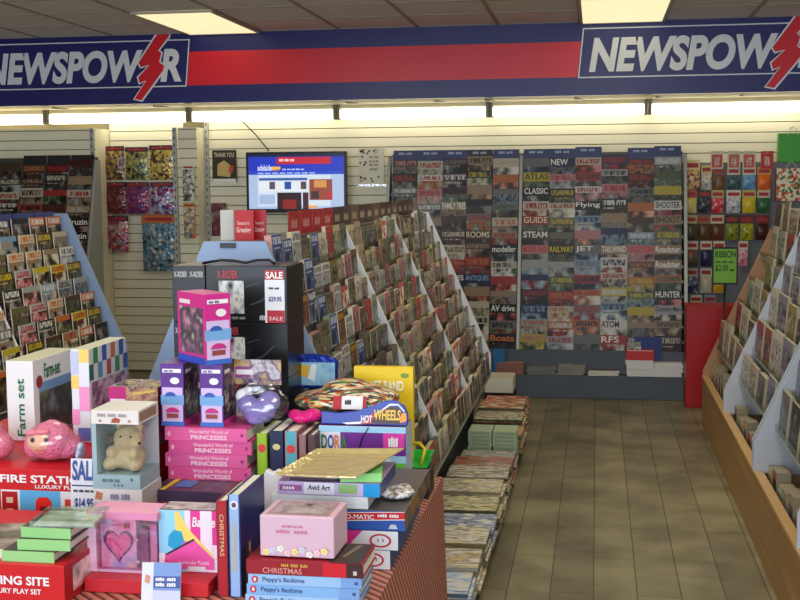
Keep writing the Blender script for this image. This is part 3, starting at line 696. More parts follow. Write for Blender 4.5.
# ================================================================== CARD AND MAGAZINE STANDS IN THE SHOP
PALEBLUE = mat((142, 164, 200), .5); FIN = mat((236, 238, 242), .5); LEDGE = mat((196, 192, 176), .3)
ACRY = film((236, 240, 236), .22, .15, .3)
SL = .44
def stand(name, label, cat, xt, s, ys, ztop, zelb, zbot, fins, fin=None, tiers=10, t0=1.30, pitch=.095):
    """xt: x of the top edge of the sloping face; s: +1 when the face looks towards +x; ys: (y0, y1) extent"""
    root = empty(name, label, cat, (xt, ys[0], 0))
    def W(x): return s * (x)
    xe = (ztop - zelb) * SL                                       # reach of the face at the elbow
    for i, (y, ext) in enumerate(fins):
        poly = [(-s * .05, ztop), (s * ext, ztop), (s * (xe + ext), zelb), (s * (xe + ext), zbot), (-s * .05, zbot)]
        MB().prism(poly, 1, y - ys[0] - .009, y - ys[0] + .009).build('divider', fin or FIN, root)
    for k in range(tiers):
        z = t0 - k * pitch; x = (ztop - z) * SL
        lo, hi = sorted((s * (x - .06), s * (x - .002)))
        MB().box((lo, .01, z - .007), (hi, ys[1] - ys[0] - .01, z - .001)).build('tier_shelf', LEDGE, root)
        lo, hi = sorted((s * (x - .0035), s * (x - .0015)))
        MB().box((lo, .01, z), (hi, ys[1] - ys[0] - .01, z + .035)).build('clear_lip', ACRY, root)
    return root, xe

# --- the card stand in the middle
XT, Y0, Y1, ZT = -1.048, 3.64, 7.2, 1.42
mid, xe = stand('card_stand', 'long A-shaped card stand with pale blue end panel beside the aisle', 'card stand', XT, 1, (Y0, Y1), ZT, .56, .43, ((4.84, .028), (6.03, .028), (7.19, .045)))
EP = [(.03, ZT), (-.17, ZT), (-.17 - xe, .56), (-.17 - xe, .0), (xe + .03, .0), (xe + .03, .56)]
MB().prism(EP, 1, -.02, .0).build('end_panel', PALEBLUE, mid)
MB().box((-.115, -.026, ZT - .02), (-.065, -.0205, ZT - .004)).build('label_slot', BLACK, mid)
MB().prism([(-.02, ZT - .01), (-.165, ZT - .01), (-.165 - xe * .9, .5), (-.165 - xe * .9, .05), (xe - .1, .05), (xe - .1, .46), (.0 - .08, ZT - .25)], 1, .001, Y1 - Y0).build('inner_core', mat((120, 118, 112), .7), mid)
MB().box((xe - .08, .3, .03), (xe - .06, Y1 - Y0, .36)).build('front_board', mat((92, 96, 98), .5), mid)
MB().box((xe - .06, .3, .003), (xe + .235, Y1 - Y0 + .45, .10)).build('base_deck', mat((66, 66, 68), .6), mid)
card_me = {}
def cardmesh(w, h, t):
    k = (w, h, t)
    if k not in card_me: card_me[k] = MB().box((-w / 2, 0, 0), (w / 2, t, h), (0, 1, 1, 1, 1, 1)).mesh('card', [WHITE, mat((172, 164, 136), .7)])
    return card_me[k]
CP = [((226, 220, 206), (150, 130, 110)), ((40, 36, 36), (110, 70, 60)), ((200, 186, 150), (90, 110, 80)), ((214, 90, 80), (230, 214, 190)), ((70, 90, 70), (180, 170, 120)),
      ((150, 120, 90), (70, 60, 55)), ((120, 110, 80), (60, 70, 50)), ((165, 140, 120), (120, 60, 60)), ((110, 105, 100), (60, 60, 62)), ((180, 160, 130), (140, 100, 80)), ((150, 90, 90), (90, 50, 60)), ((190, 120, 130), (120, 60, 70)), ((100, 110, 100), (50, 60, 60)),
      ((130, 120, 60), (70, 70, 40)), ((180, 175, 160), (110, 110, 100)), ((90, 80, 75), (45, 40, 40)), ((190, 70, 60), (110, 40, 40)), ((160, 165, 160), (90, 110, 100)), ((110, 85, 60), (60, 45, 40))]
CTX = [(210, 190, 120), (190, 60, 60), (225, 220, 205), (60, 50, 50), (150, 160, 90), (200, 150, 60)]
CM = [(cover(a, CTX[i % 6], a, b, seed=i, mh=.18, rough=.25, letters=False), cname(a)) for i, (a, b) in enumerate(CP)]
BLUECM = [(cover((44, 60, 100), (225, 225, 225), (50, 70, 120), (90, 100, 130), 3), 'dark blue'), (cover((225, 225, 222), (60, 60, 60), (200, 200, 200), (140, 140, 145), 4), 'white'), (cover((60, 50, 44), (220, 150, 50), (150, 90, 40), (60, 50, 50), 5), 'brown'), (cover((120, 115, 90), (50, 50, 50), (140, 130, 100), (70, 70, 60), 6), 'olive'), (cover((40, 90, 170), (230, 230, 230), (60, 110, 180), (30, 50, 100), 7), 'bright blue')]
EDGE = [mat(c, .6) for c in ((196, 186, 150), (226, 220, 204), (150, 160, 120), (120, 96, 76), (210, 190, 140), (90, 84, 78), (200, 150, 140))]
rc = random.Random(11)
LEANC = -math.radians(5)
for k in range(10):
    z = 1.30 - k * .095; x = XT + (ZT - z) * SL - .005
    run = 0
    for b, (ya, yb) in enumerate(((Y0 + .03, 4.82), (4.86, 6.01), (6.05, 7.17))):
        n = 9
        for i in range(n):
            pit = (yb - ya) / n; yy = ya + pit * (i + .5)
            w = pit * rc.uniform(.86, .97); h = rc.choice((.105, .115, .125, .135)); t = rc.choice((.01, .014, .018, .023))
            m, nm = rc.choice(BLUECM) if b == 0 and i < 5 and k < 7 else rc.choice(CM)
            run += 1
            oc = inst('greeting_card', cardmesh(round(w, 3) if w < .1 else round(w, 2), h, t), m, '%s card pack, middle stand, %s tier down, %s along from the pale blue end' % (nm, ORD[k], ORDX[run - 1]), 'greeting card', 'cards in the middle stand', (x - .002, yy, z + .0005 + t * .09), PI / 2, LEANC)
            oc.material_slots[1].link = 'OBJECT'; oc.material_slots[1].material = rc.choice(EDGE)
            # the pack's own origin is its front face, leaning back on the riser
# header cards along the top
HR = mat((178, 22, 34), .45); HD = mat((70, 50, 48), .5); HO = mat((96, 80, 60), .5)
for i in range(16):
    y = 4.28 + i * .185
    red = i < 4
    o = MB().box((-.085, -.002, 0), (.085, .002, .088)).build('header_card', HR if red else (HD if i % 3 else HO)); put(o, (XT - .045, y, ZT - .009), PI / 2, 0)
    tag(o, '%s header card on top of the middle stand, %s from its back wall end' % ('red' if red else 'dark brown', ORD[15 - i]), 'header card', 'header cards on the middle stand')
    fc = Face((-.085, -.002, 0), (1, 0, 0), (0, 0, 1), .17, .088)
    text(o, fc, '~1', (.15, .3, .85, .7), mat((225, 150, 150) if red else (180, 160, 140), .5), .01, e=.001)
for i, (a, b, c, rz) in enumerate(((235, 253.5, (178, 22, 34), .1), (254, 266, (170, 20, 32), -.1))):
    y = 3.86 + i * .05
    p, q = at(a, 233, y), at(b, 210, y)
    w = q.x - p.x
    o = MB().box((-w / 2, -.003, 0), (w / 2, .003, q.z - ZT + .009)).build('greeting_card', mat(c, .45)); put(o, ((p.x + q.x) / 2, y, ZT - .009), 0, 0)
    tag(o, 'red Christmas card on top of the middle stand, %s from the plain grey card' % ORD[i], 'greeting card', None)
    fc = Face((-w / 2, -.003, 0), (1, 0, 0), (0, 0, 1), w, q.z - ZT + .009)
    text(o, fc, 'Season\'s', (.15, .52, .8, .64), mat((235, 190, 190), .5), .01, e=.001); text(o, fc, 'Greeting', (.1, .22, .85, .44), mat((235, 190, 190), .5), .02, e=.001)
p, q = at(221, 235, 3.9), at(233.5, 210, 3.9)
o = MB().box((0, -.003, 0), (q.x - p.x, .003, q.z - ZT + .009)).build('greeting_card', mat((190, 190, 186), .5)); put(o, (p.x, 3.9, ZT - .009)); tag(o, 'plain pale grey card standing beside the red Christmas cards', 'greeting card')

# --- magazine stand on the far side
XL_, = (-3.42,)
ms, xe2 = stand('magazine_stand', 'sloping magazine stand with pale blue end panel beside the far rack', 'magazine stand', XL_, 1, (4.84, 7.2), ZT, .56, .30, ((6.02, .03),), tiers=11)
MB().prism([(-.185, ZT), (.09, ZT), (xe2 + .09, .56), (xe2 + .09, 0), (-.185 - xe2, 0), (-.185 - xe2, .56)], 1, 2.36, 2.385).build('end_panel', PALEBLUE, ms)
MB().prism([(-.02, ZT - .01), (-.165, ZT - .01), (-.165 - xe2, .5), (-.165 - xe2, .003), (xe2 - .06, .003), (xe2 - .1, .46), (-.08, ZT - .25)], 1, .001, 2.355).build('inner_core', mat((110, 108, 104), .7), ms)
MP = [(CR, OR, TN, G_), (SV, K, LB, BR), (YL, RD, BR, CR), (LB, Wt, LB, TN), (K, Wt, BR, G_), (CR, K, PK, TN), (OL, CR, OL, BR), (G_, Wt, TN, G_), (OR, Wt, BR, OL), (Wt, NV, LB, SV), (TN, RD, OL, CR), (BR, YL, OL, K), (SV, RD, BR, PK), (NV, Wt, TN, BR)]
MPM = [(cover(*[tuple(int(v * .95) for v in c) for c in e], seed=i, mh=.25), cname(e[0])) for i, e in enumerate(MP)]
MPL = [cover(*[tuple(int(v * .9) for v in c) for c in e], seed=i + 4, mh=.16, letters=False) for i, e in enumerate(MP)]
smag = MB().box((-.095, 0, 0), (.095, .006, .20), (0, 1, 1, 1, 1, 1)).mesh('magazine', [WHITE, PAPER])
rm = random.Random(23)
FIX = {(1, 9): 8, (1, 8): 8, (2, 9): 8, (3, 9): 9, (3, 8): 12, (4, 9): 11, (5, 9): 2, (0, 9): 4, (5, 6): 6, (7, 9): 11}
for k in range(10):
    z = 1.30 - k * .095; x = XL_ + (ZT - z) * SL - .007
    run = 0
    for b, (ya, yb) in enumerate(((4.88, 6.0), (6.05, 7.17))):
        if b == 0 and k < 4 or b == 1 and k == 0: 
            continue
        for i in range(5):
            pit = (yb - ya) / 5; run += 1
            m, nm = MPM[FIX[(k, b * 5 + i)]] if (k, b * 5 + i) in FIX else rm.choice(MPM)
            if (k + i) % 3 == 0: m = rm.choice(MPL)
            o = inst('magazine', smag, m, '%s magazine, sloping stand, %s tier down, %s along from its pale blue end' % (nm, ORD[k], ORD[(9 - b * 5 - i)]), 'magazine', 'magazines on the sloping stand', (x, ya + pit * (i + .5), z + .0005 + rm.uniform(0, .002)), PI / 2, LEANC)
BLUEH = mat((40, 52, 120), .45)
for i in range(4):
    y = 6.06 + .14 + i * .27
    o = MB().box((-.13, 0, 0), (.13, .006, .135)).build('header_card', BLUEH); put(o, (XL_ + (ZT - 1.30) * SL - .007, y, 1.3005), PI / 2, LEANC)
    tag(o, 'navy header card on top of the magazine stand, %s from its pale blue end' % ORD[3 - i], 'header card', 'header cards on the magazine stand')
    text(o, Face((-.13, 0, 0), (1, 0, 0), (0, 0, 1), .26, .135), '~2', (.2, .35, .8, .65), mat((160, 175, 220), .5), .01, e=.001)

# --- the card counter across the aisle
XC = .694
cc, xe3 = stand('card_counter', 'long wooden based card counter with white dividers along the aisle', 'card counter', XC + .48, -1, (2.6, 8.0), ZT, .45, .32, ((6.72, .05), (5.44, .055), (5.36, .06), (4.22, .055), (3.1, .055)), mat((188, 194, 206), .5), tiers=6, t0=1.26, pitch=.15)
WOOD = picture([(166, 124, 74), (150, 110, 64), (176, 134, 82)], 3, .4, 1, stretch=(1, .3, 8))
WOOD2 = mat((200, 160, 104), .4)
MB().box((-.48, 0, .004), (-.46, 5.4, .315)).build('front_board', WOOD, cc)
MB().box((-.485, 0, .316), (-.445, 5.4, .33)).build('front_edge', WOOD2, cc)
MB().box((-.455, 0, .004), (.5, 5.4, .22)).build('base_deck', mat((120, 96, 70), .6), cc)
TANP = mat((178, 134, 100), .5)
MB().prism([(-.46, .221), (-.48, .36), (-.07, ZT - .13), (.02, ZT - .05), (.5, ZT - .05), (.5, .221)], 1, 5.385, 5.4).build('end_panel', TANP, cc)
MB().box((.10, .0, .221), (.12, 5.38, ZT - .02)).build('back_panel', mat((150, 146, 138), .6), cc)
MB().box((-.01, .0, ZT - .019), (.5, 5.38, ZT - .004)).build('top_shelf', mat((196, 192, 182), .5), cc)
RP = [((150, 130, 100), (90, 80, 60)), ((110, 105, 95), (50, 45, 45)), ((190, 185, 175), (130, 125, 120)), ((90, 80, 80), (40, 36, 40)), ((150, 50, 60), (90, 40, 50)), ((120, 115, 130), (70, 66, 90)), ((140, 120, 70), (80, 70, 40)), ((170, 150, 130), (100, 80, 70)), ((70, 60, 60), (30, 30, 34)), ((150, 160, 150), (100, 120, 100))]
RM = [(cover(a, CTX[(i + 2) % 6], a, b, seed=i + 3, mh=.2, rough=.25, letters=False), cname(a)) for i, (a, b) in enumerate(RP)]
rr_ = random.Random(5)
for k in range(6):
    z = 1.26 - k * .15; x = XC + .48 - (ZT - z) * SL + .005
    run = 0
    for b, (ya, yb) in enumerate(((6.74, 7.96), (5.46, 6.70), (4.24, 5.34), (3.12, 4.2))):
        n = 4
        for i in range(n):
            pit = (yb - ya) / n; yy = yb - pit * (i + .5); run += 1
            if b == 3 or (b == 0 and 0 < k < 5 and i < (1, 2, 1, 1)[k - 1]): continue
            w = pit * rr_.uniform(.62, .9); h = rr_.choice((.15, .17, .19, .21)); t = rr_.choice((.01, .018, .026))
            m, nm = rr_.choice(RM)
            inst('card_pack', cardmesh(round(w, 2), h, t), m, '%s card pack, wooden counter, %s tier down, %s along from its tan end' % (nm, ORD[k], ORD[run - 1]), 'card pack', 'cards on the wooden counter', (x + .002, yy, z + .0005 + t * .09), -PI / 2, LEANC)
# boxed cards and small books in the trough behind the wooden board
TR = [(150, 170, 140), (200, 190, 160), (120, 110, 120), (160, 60, 80), (90, 90, 96), (190, 150, 130), (60, 80, 120), (110, 70, 110), (190, 180, 120), (70, 60, 60)]
for i in range(26):
    y = 7.9 - i * .145
    if any(abs(y - f) < .055 for f in (6.72, 5.44, 5.36, 4.22)): continue
    c = TR[i % 10]; h = .13 + .05 * ((i * 7) % 5) / 5 + (.06 if i < 7 else 0)
    o = MB().box((-.045, -.05, 0), (.045, .05, h), (0, 1, 1, 1, 1, 1)).build('boxed_card', [cover(c, CTX[i % 6], c, tuple(int(v * .6) for v in c), i % 9), mat((150, 140, 116), .6)])
    put(o, (XC + .085, y, .2205), -PI / 2); o.scale = (1, .6, 1)
    tag(o, '%s boxed card in the counter trough, %s from the tan end' % (cname(c), ORD[min(i, 19)] if i < 20 else ORD[i - 20] + ' past the twentieth'), 'boxed cards', 'boxed cards in the counter trough')
# packs on top of the counter
for i, (y, w, h, c) in enumerate(((7.75, .2, .05, (160, 36, 50)), (7.45, .24, .07, (205, 196, 180)), (7.1, .26, .09, (196, 190, 176)), (6.7, .3, .13, (186, 182, 172)), (6.2, .3, .15, (150, 146, 140)))):
    o, fc = carton('stock_box', '%s %s carton lying on top of the card counter, %s from its tan end panel' % (('flat', 'low', 'wide', 'tall', 'larger')[i], cname(c), ORD[i]), 'box', .28, w, h, (1.44, y, ZT - .0035), 0, mat(c, .6))
    art(o, fc['left'], [(mat((120, 112, 104), .6), (.1, .3, .6, .6))])
# loose ribbon sign clipped to the counter end
o = empty('price_sign', 'green ribbon price sign with black border on a stem at the counter end', 'sign', (X(725, 265, 8.06), 8.06, .0))
a, b = at(711.5, 284.5, 8.06), at(738, 247, 8.06)
w, h, zz = b.x - a.x, b.z - a.z, a.z
MB().box((-w / 2, -.004, zz), (w / 2, .004, zz + h)).build('board', mat((14, 16, 14), .5), o)
MB().tube([(-.0, .008, zz + .02), (0, .008, .003)], .006).box((-.06, -.05, .001), (.06, .05, .006)).build('stem', BLACK, o)
fc = Face((-w / 2, -.004, zz), (1, 0, 0), (0, 0, 1), w, h)
art(o, fc, [(mat((112, 168, 48), .5), (.06, .05, .94, .95))])
SI = mat((16, 40, 20), .6)
text(o, fc, 'RIBBON', (.1, .72, .92, .9), SI, .015, .1); text(o, fc, '~3', (.12, .58, .88, .63), SI, 0); text(o, fc, '$2.00', (.12, .34, .62, .53), SI, .01, .1); text(o, fc, '~1', (.68, .36, .9, .42), SI, 0)

# ================================================================== PILES ON THE LOW DECK BESIDE THE AISLE
XD = -.545
def foil(cs, seed): return picture([tuple(v // 3 for v in cs[0])] + list(cs) + [(246, 240, 220)], 13, .14, seed, bump=.8, detail=5, stretch=(1, 3, 1))
PILES = [ # y, n, thick, width(across), colours of the tops, words
 (4.12, 6, .016, .25, [(150, 175, 205), (206, 206, 200)], 'pale blue wrapped'),
 (4.36, 7, .016, .26, [(200, 180, 130), (150, 130, 100), (225, 220, 200)], 'gold wrapped'),
 (4.60, 8, .016, .27, [(190, 170, 120), (215, 210, 195), (110, 100, 80)], 'cream and gold'),
 (4.84, 7, .016, .27, [(170, 180, 200), (60, 80, 120), (225, 225, 220)], 'blue and white'),
 (5.09, 8, .015, .28, [(150, 135, 100), (215, 200, 150), (90, 84, 70)], 'glittering olive'),
 (5.34, 9, .015, .28, [(200, 195, 180), (130, 120, 100), (215, 190, 140)], 'silver cream'),
 (5.60, 9, .015, .29, [(200, 196, 186), (150, 140, 116), (100, 90, 80)], 'pale grey wrapped'),
 (5.86, 8, .015, .29, [(110, 70, 60), (170, 90, 70), (90, 90, 70)], 'reddish brown'),
 (6.11, 7, .014, .28, [(90, 96, 90), (170, 176, 170), (120, 80, 70)], 'dark grey green'),
 (6.62, 9, .014, .28, [(120, 130, 90), (190, 110, 60), (200, 190, 150)], 'green and orange'),
 (6.88, 11, .014, .28, [(150, 90, 60), (200, 200, 170), (90, 110, 80)], 'orange covered'),
 (7.15, 12, .014, .27, [(110, 120, 80), (190, 90, 50), (210, 200, 160)], 'leafy green'),
 (7.42, 11, .014, .26, [(120, 60, 50), (180, 60, 50), (190, 170, 130)], 'red topped'),
]
for pi, (y, n, t, w, cs, nm) in enumerate(PILES):
    m = foil([tuple(min(250, int(v * 1.18 + 10)) for v in c) for c in cs], pi); sd = mat(tuple(int(v * .7) for v in cs[-1]), .35)
    n = max(4, n - 1)
    for i in range(n):
        o = MB().box((-w / 2, -.117, 0), (w / 2, .117, t), (1, 1, 1, 1, 0, 1)).build('wrapped_magazine', [m, sd if i % 2 else mat(tuple(int(v * .62) for v in cs[0]), .35)], None, .002)
        put(o, (XD + R.uniform(-.012, .012), y + R.uniform(-.004, .004), .1008 + i * (t + .0008)), R.uniform(-.025, .025))
        tag(o, '%s magazine, %s from the bottom of the %s floor pile from the table' % (nm, ORD[i], ORD[pi]), 'wrapped magazine', 'magazines in piles along the aisle')
SB = mat((176, 192, 158), .5); ST = mat((150, 168, 140), .5)
for c, x in enumerate((-.602, -.472)):
    for i in range(9):
        o = MB().box((-.062, -.09, 0), (.062, .09, .0195)).build('paperback', [SB]); 
        put(o, (x + R.uniform(-.003, .003), 6.345 + R.uniform(-.002, .002), .1008 + i * .0203), R.uniform(-.02, .02)); tag(o, 'pale green paperback, %s from the bottom of the %s neat aisle stack' % (ORD[i], ('inner', 'outer')[c]), 'paperback', 'pale green paperbacks')
        MB().box((-.05, -.0908, .004), (.05, -.0903, .0155)).build('title_print', ST, o)

# ================================================================== TOY TABLE
TZ = .7215; TX0, TX1, TY0, TY1 = -2.3, -.452, 1.95, 3.50
tb = empty('display_table', 'wide display table piled with toys in front of the card stand', 'table', ((TX0 + TX1) / 2, TY0, 0))
cx = (TX0 + TX1) / 2
MB().box((TX0 - cx, 0, TZ - .035), (TX1 - cx, TY1 - TY0, TZ - .0035)).build('tabletop', mat((150, 140, 125), .6), tb)
for a in (TX0 - cx + .06, TX1 - cx - .11):
    for b in (.06, TY1 - TY0 - .11): MB().box((a, b, .001), (a + .05, b + .05, TZ - .0355)).build('leg', GREYMETAL, tb)
def stripes():
    m = bpy.data.materials.new('striped cloth'); m.use_nodes = True
    N, L = m.node_tree.nodes, m.node_tree.links; b = N['Principled BSDF']
    t = N.new('ShaderNodeTexCoord'); s = N.new('ShaderNodeSeparateXYZ'); L.new(t.outputs['Object'], s.inputs[0])
    def mt(op, x, y):
        n = N.new('ShaderNodeMath'); n.operation = op
        for i, q in enumerate((x, y)):
            if isinstance(q, (int, float)): n.inputs[i].default_value = q
            else: L.new(q, n.inputs[i])
        return n.outputs[0]
    q = mt('ADD', mt('MULTIPLY', s.outputs['Y'], 1.0), mt('MULTIPLY', s.outputs['Z'], 1.0))
    q = mt('ADD', q, mt('MULTIPLY', s.outputs['X'], .9))
    q = mt('FRACT', mt('MULTIPLY', q, 34), 0)
    r = ramp(N, [((186, 112, 96), 0), ((206, 140, 120), .3), ((170, 92, 80), .5), ((84, 46, 48), .66), ((70, 52, 58), .84), ((186, 112, 96), .94)]); r.color_ramp.interpolation = 'CONSTANT'
    L.new(q, r.inputs['Fac']); L.new(r.outputs['Color'], b.inputs['Base Color']); b.inputs['Roughness'].default_value = .55
    return m
# cloth: top sheet with skirts that hang to just above the floor and flare in soft folds
mb = MB(); per = []
def edge(n0, p0, p1): return [(p0[0] + (p1[0] - p0[0]) * i / n0, p0[1] + (p1[1] - p0[1]) * i / n0) for i in range(n0)]
x0, x1, y0, y1 = TX0 - .002, TX1 + .003, TY0 - .002, TY1 + .002
per = edge(30, (x0, y0), (x1, y0)) + edge(26, (x1, y0), (x1, y1)) + edge(30, (x1, y1), (x0, y1)) + edge(26, (x0, y1), (x0, y0))
n = len(per); V = []
for lev in range(7):
    f = lev / 6
    for i, (x, y) in enumerate(per):
        dx = (1 if abs(x - x1) < 1e-6 else -1 if abs(x - x0) < 1e-6 else 0); dy = (-1 if abs(y - y0) < 1e-6 else 1 if abs(y - y1) < 1e-6 else 0)
        off = f * (.018 + .012 * math.sin(i * 1.05) * f)
        V.append((x + dx * off, y + (dy * off if dy < 0 else dy * off * .4), TZ - .001 - (TZ - .03) * f))
FS = [[a * n + i, a * n + (i + 1) % n, (a + 1) * n + (i + 1) % n, (a + 1) * n + i] for a in range(6) for i in range(n)]
FS = [f[::-1] for f in FS]
mb.raw(V, FS + [list(range(n))], 0, False)
cl = mb.build('striped_cloth', stripes()); tag(cl, 'red brown striped cloth covering the toy table down to the floor', 'tablecloth')
TZ += .0005

def on(px, Y): return X(px, 560 if Y < 2.5 else 510 if Y < 2.8 else 450 if Y < 3.08 else 400 if Y < 3.25 else 350, Y)
SILV = mat((200, 202, 206), .25, .5)
# ---- red playset boxes
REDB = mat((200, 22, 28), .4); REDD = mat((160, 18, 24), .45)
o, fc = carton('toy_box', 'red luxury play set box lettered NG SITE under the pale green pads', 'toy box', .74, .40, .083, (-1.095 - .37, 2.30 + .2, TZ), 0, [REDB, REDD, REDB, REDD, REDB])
text(o, fc['front'], 'BUILDING SITE', (.70, .47, .955, .70), WHITE, .03); text(o, fc['front'], 'LUXURY PLAY SET', (.76, .24, .93, .38), WHITE, .02)
art(o, fc['right'], [(picture([(120, 120, 120), (230, 200, 200), (160, 30, 30)], 14, seed=2), (.1, .2, .9, .85))])
def firebox(y, label, d=.29, xr=-1.255):
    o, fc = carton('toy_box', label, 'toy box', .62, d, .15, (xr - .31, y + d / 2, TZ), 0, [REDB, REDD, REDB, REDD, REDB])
    art(o, fc['front'], [(mat((226, 224, 226), .4), (.575, .03, .985, .63)), (mat((90, 170, 220), .4), (.66, .03, .84, .63)), (mat((50, 130, 200), .4), (.66, .03, .84, .22)), (mat((170, 20, 26), .4), (.58, .05, .65, .6)), (mat((220, 180, 160), .4), (.6, .2, .63, .3)), (mat((220, 180, 160), .4), (.6, .4, .63, .5)),
        (mat((220, 40, 30), .4), [(.73, .06), (.8, .06), (.8, .44), (.785, .52), (.745, .52), (.73, .44)]), (mat((120, 20, 24), .4), [(.75, .12), (.78, .12), (.78, .36), (.75, .36)]), (mat((205, 30, 30), .4), [(.67, .05), (.73, .05), (.73, .22), (.67, .12)]), (mat((210, 60, 40), .4), (.86, .2, .9, .5)), (mat((240, 200, 60), .4), (.87, .3, .93, .38)), (mat((180, 30, 40), .4), (.91, .08, .97, .22))])
    text(o, fc['front'], 'FIRE STATION', (.575, .76, .985, .90), WHITE, .03); text(o, fc['front'], 'LUXURY PLAY SET', (.73, .67, .985, .735), WHITE, .02)
    return o
firebox(2.84, 'red fire station play set box behind the green pads, under the pink plush toys')
firebox(3.14, 'red play set box hidden behind the fire station box under the farm set', .35, -1.205)
# sale ticket in front of it
def ticket(x, y, z, w, h, label, price, rx=0, rz=0):
    o = MB().box((-w / 2, -.0015, 0), (w / 2, .0015, h)).build('sale_ticket', mat((226, 228, 236), .5)); put(o, (x, y, z), rz, rx); tag(o, label, 'sale ticket')
    fc = Face((-w / 2, -.0015, 0), (1, 0, 0), (0, 0, 1), w, h)
    art(o, fc, [(mat((60, 74, 130), .5), (.04, .62, .96, .64)), (mat((190, 40, 50), .5), (.05, .02, .95, .12))])
    text(o, fc, 'SALE', (.06, .70, .94, .98), mat((60, 80, 150), .5), .03); text(o, fc, '~4', (.1, .54, .9, .58), INK, 0)
    text(o, fc, price, (.14, .3, .8, .46), mat((40, 60, 140), .5), .03); text(o, fc, '~2', (.12, .045, .88, .1), WHITE, .01)
    return o
ticket(on(80, 2.80), 2.815, TZ, .077, .19 if False else .185, 'white sale ticket priced 14.95 leaning on the fire station box', '$14.95', -.08)
# pale green pads and the clear lid on the building box
zb = TZ + .0835
for i, (a, b, d) in enumerate(((3, 55, .10), (16, 68, .11), (18, 68, .10))):
    x0, x1 = on(a, 2.32), on(b, 2.32)
    o, fc = book('note_pad', 'pale green note pad in a stack of three, %s from the bottom' % ORD[i], x1 - x0, d, .0225, ((x0 + x1) / 2, 2.315 + d / 2 + i * .012, zb + i * .023), (0, .03, -.02)[i], mat((70, 66, 60), .5), mat((150, 205, 130), .45), 'pale green note pads', 'note pad')
o = MB().box((-.07, -.06, 0), (.07, .06, .014)).build('clear_case', film((225, 240, 225), .3, .1, .1)); put(o, (on(62, 2.36) + .005, 2.40, zb + .0695), .12, 0); tag(o, 'flat clear plastic case lying on top of the pale green pads', 'clear case')
MB().box((-.064, -.054, .002), (.064, .054, .006)).build('insert', picture([(190, 210, 190), (230, 230, 230), (150, 140, 130)], 14), o)
o = MB().box((-.06, -.10, 0), (.06, .10, .02), (1, 1, 1, 1, 0, 1)).build('magazine', [picture([(120, 130, 100), (80, 80, 70), (180, 170, 150)], 14), PAPER]); put(o, (on(-8, 2.40), 2.42, zb), .25); tag(o, 'dull olive booklet lying beside the pale green pads', 'booklet')
# ---- long flat red box carrying diary, puzzle and upright books
x0, x1 = -1.09, -.81
o, fc = carton('gift_box', 'flat plain red box under the diary pack and puzzle box', 'box', x1 - x0, .36, .03, ((x0 + x1) / 2, 2.385 + .18, TZ), 0, mat((196, 30, 40), .45))
zr = TZ + .0305
def diary():
    Y = 2.43; a, b = on(88, Y), on(158, Y); w, d, h = b - a, .085, .135
    t = empty('diary_pack', 'pink heart diary in a clear window pack beside the puzzle box', 'diary pack', ((a + b) / 2, Y + d / 2, zr))
    PK1 = picture([(225, 170, 205), (240, 200, 225), (200, 150, 200)], 20, .35)
    MB().box((-w / 2, -d / 2, h - .016), (w / 2, d / 2, h)).build('lid', mat((222, 140, 178), .35), t)
    MB().box((-w / 2, -d / 2, 0), (-w / 2 + .02, d / 2, h - .0165)).build('side_panel', PK1, t)
    MB().box((-w / 2 + .0205, d / 2 - .004, 0), (w / 2, d / 2, h - .0165)).build('rear_panel', mat((214, 160, 196), .4), t)
    MB().box((-w / 2 + .0205, -d / 2, 0), (w / 2, d / 2 - .0045, .006)).build('tray', mat((205, 160, 190), .4), t)
    bk = MB().box((-w / 2 + .025, -d / 2 + .016, .0065), (w / 2 - .055, d / 2 - .02, h - .02)).build('diary', picture([(232, 160, 196), (250, 210, 228), (170, 190, 230), (240, 215, 160)], 14, .3), t)
    f = Face((-w / 2 + .025, -d / 2 + .016, .0065), (1, 0, 0), (0, 0, 1), w - .08, h - .0265)
    def heart(s): return [(.5 + s * 16 * math.sin(q) ** 3 / 34, .48 + s * (13 * math.cos(q) - 5 * math.cos(2 * q) - 2 * math.cos(3 * q) - math.cos(4 * q)) / 38) for q in [2 * PI * i / 26 for i in range(26)][::-1]]
    art(bk, f, [(mat((112, 84, 130), .4), heart(.92)), (mat((232, 130, 178), .35), heart(.74)), (mat((190, 80, 140), .35), (.3, .86, .62, .9)), (mat((150, 90, 90), .35), (.66, .82, .84, .92))], 'heart_print')
    MB().box((w / 2 - .048, -d / 2 + .02, .0065), (w / 2 - .03, -d / 2 + .035, h - .04)).build('pen', mat((120, 60, 130), .3), t)
    MB().box((w / 2 - .024, -d / 2 + .02, .0065), (w / 2 - .01, -d / 2 + .03, h - .03)).build('pen', mat((210, 150, 200), .3), t)
    for q in (.05, .1): blob('lock', [((w / 2 - .052, -d / 2 + .013, q - .03), .006)], SILV, t, .002)
    MB().box((-w / 2 + .0205, -d / 2, .0065), (w / 2, -d / 2 + .001, h - .0165)).build('window', film((250, 235, 245), .12, .08, .25), t)
diary()
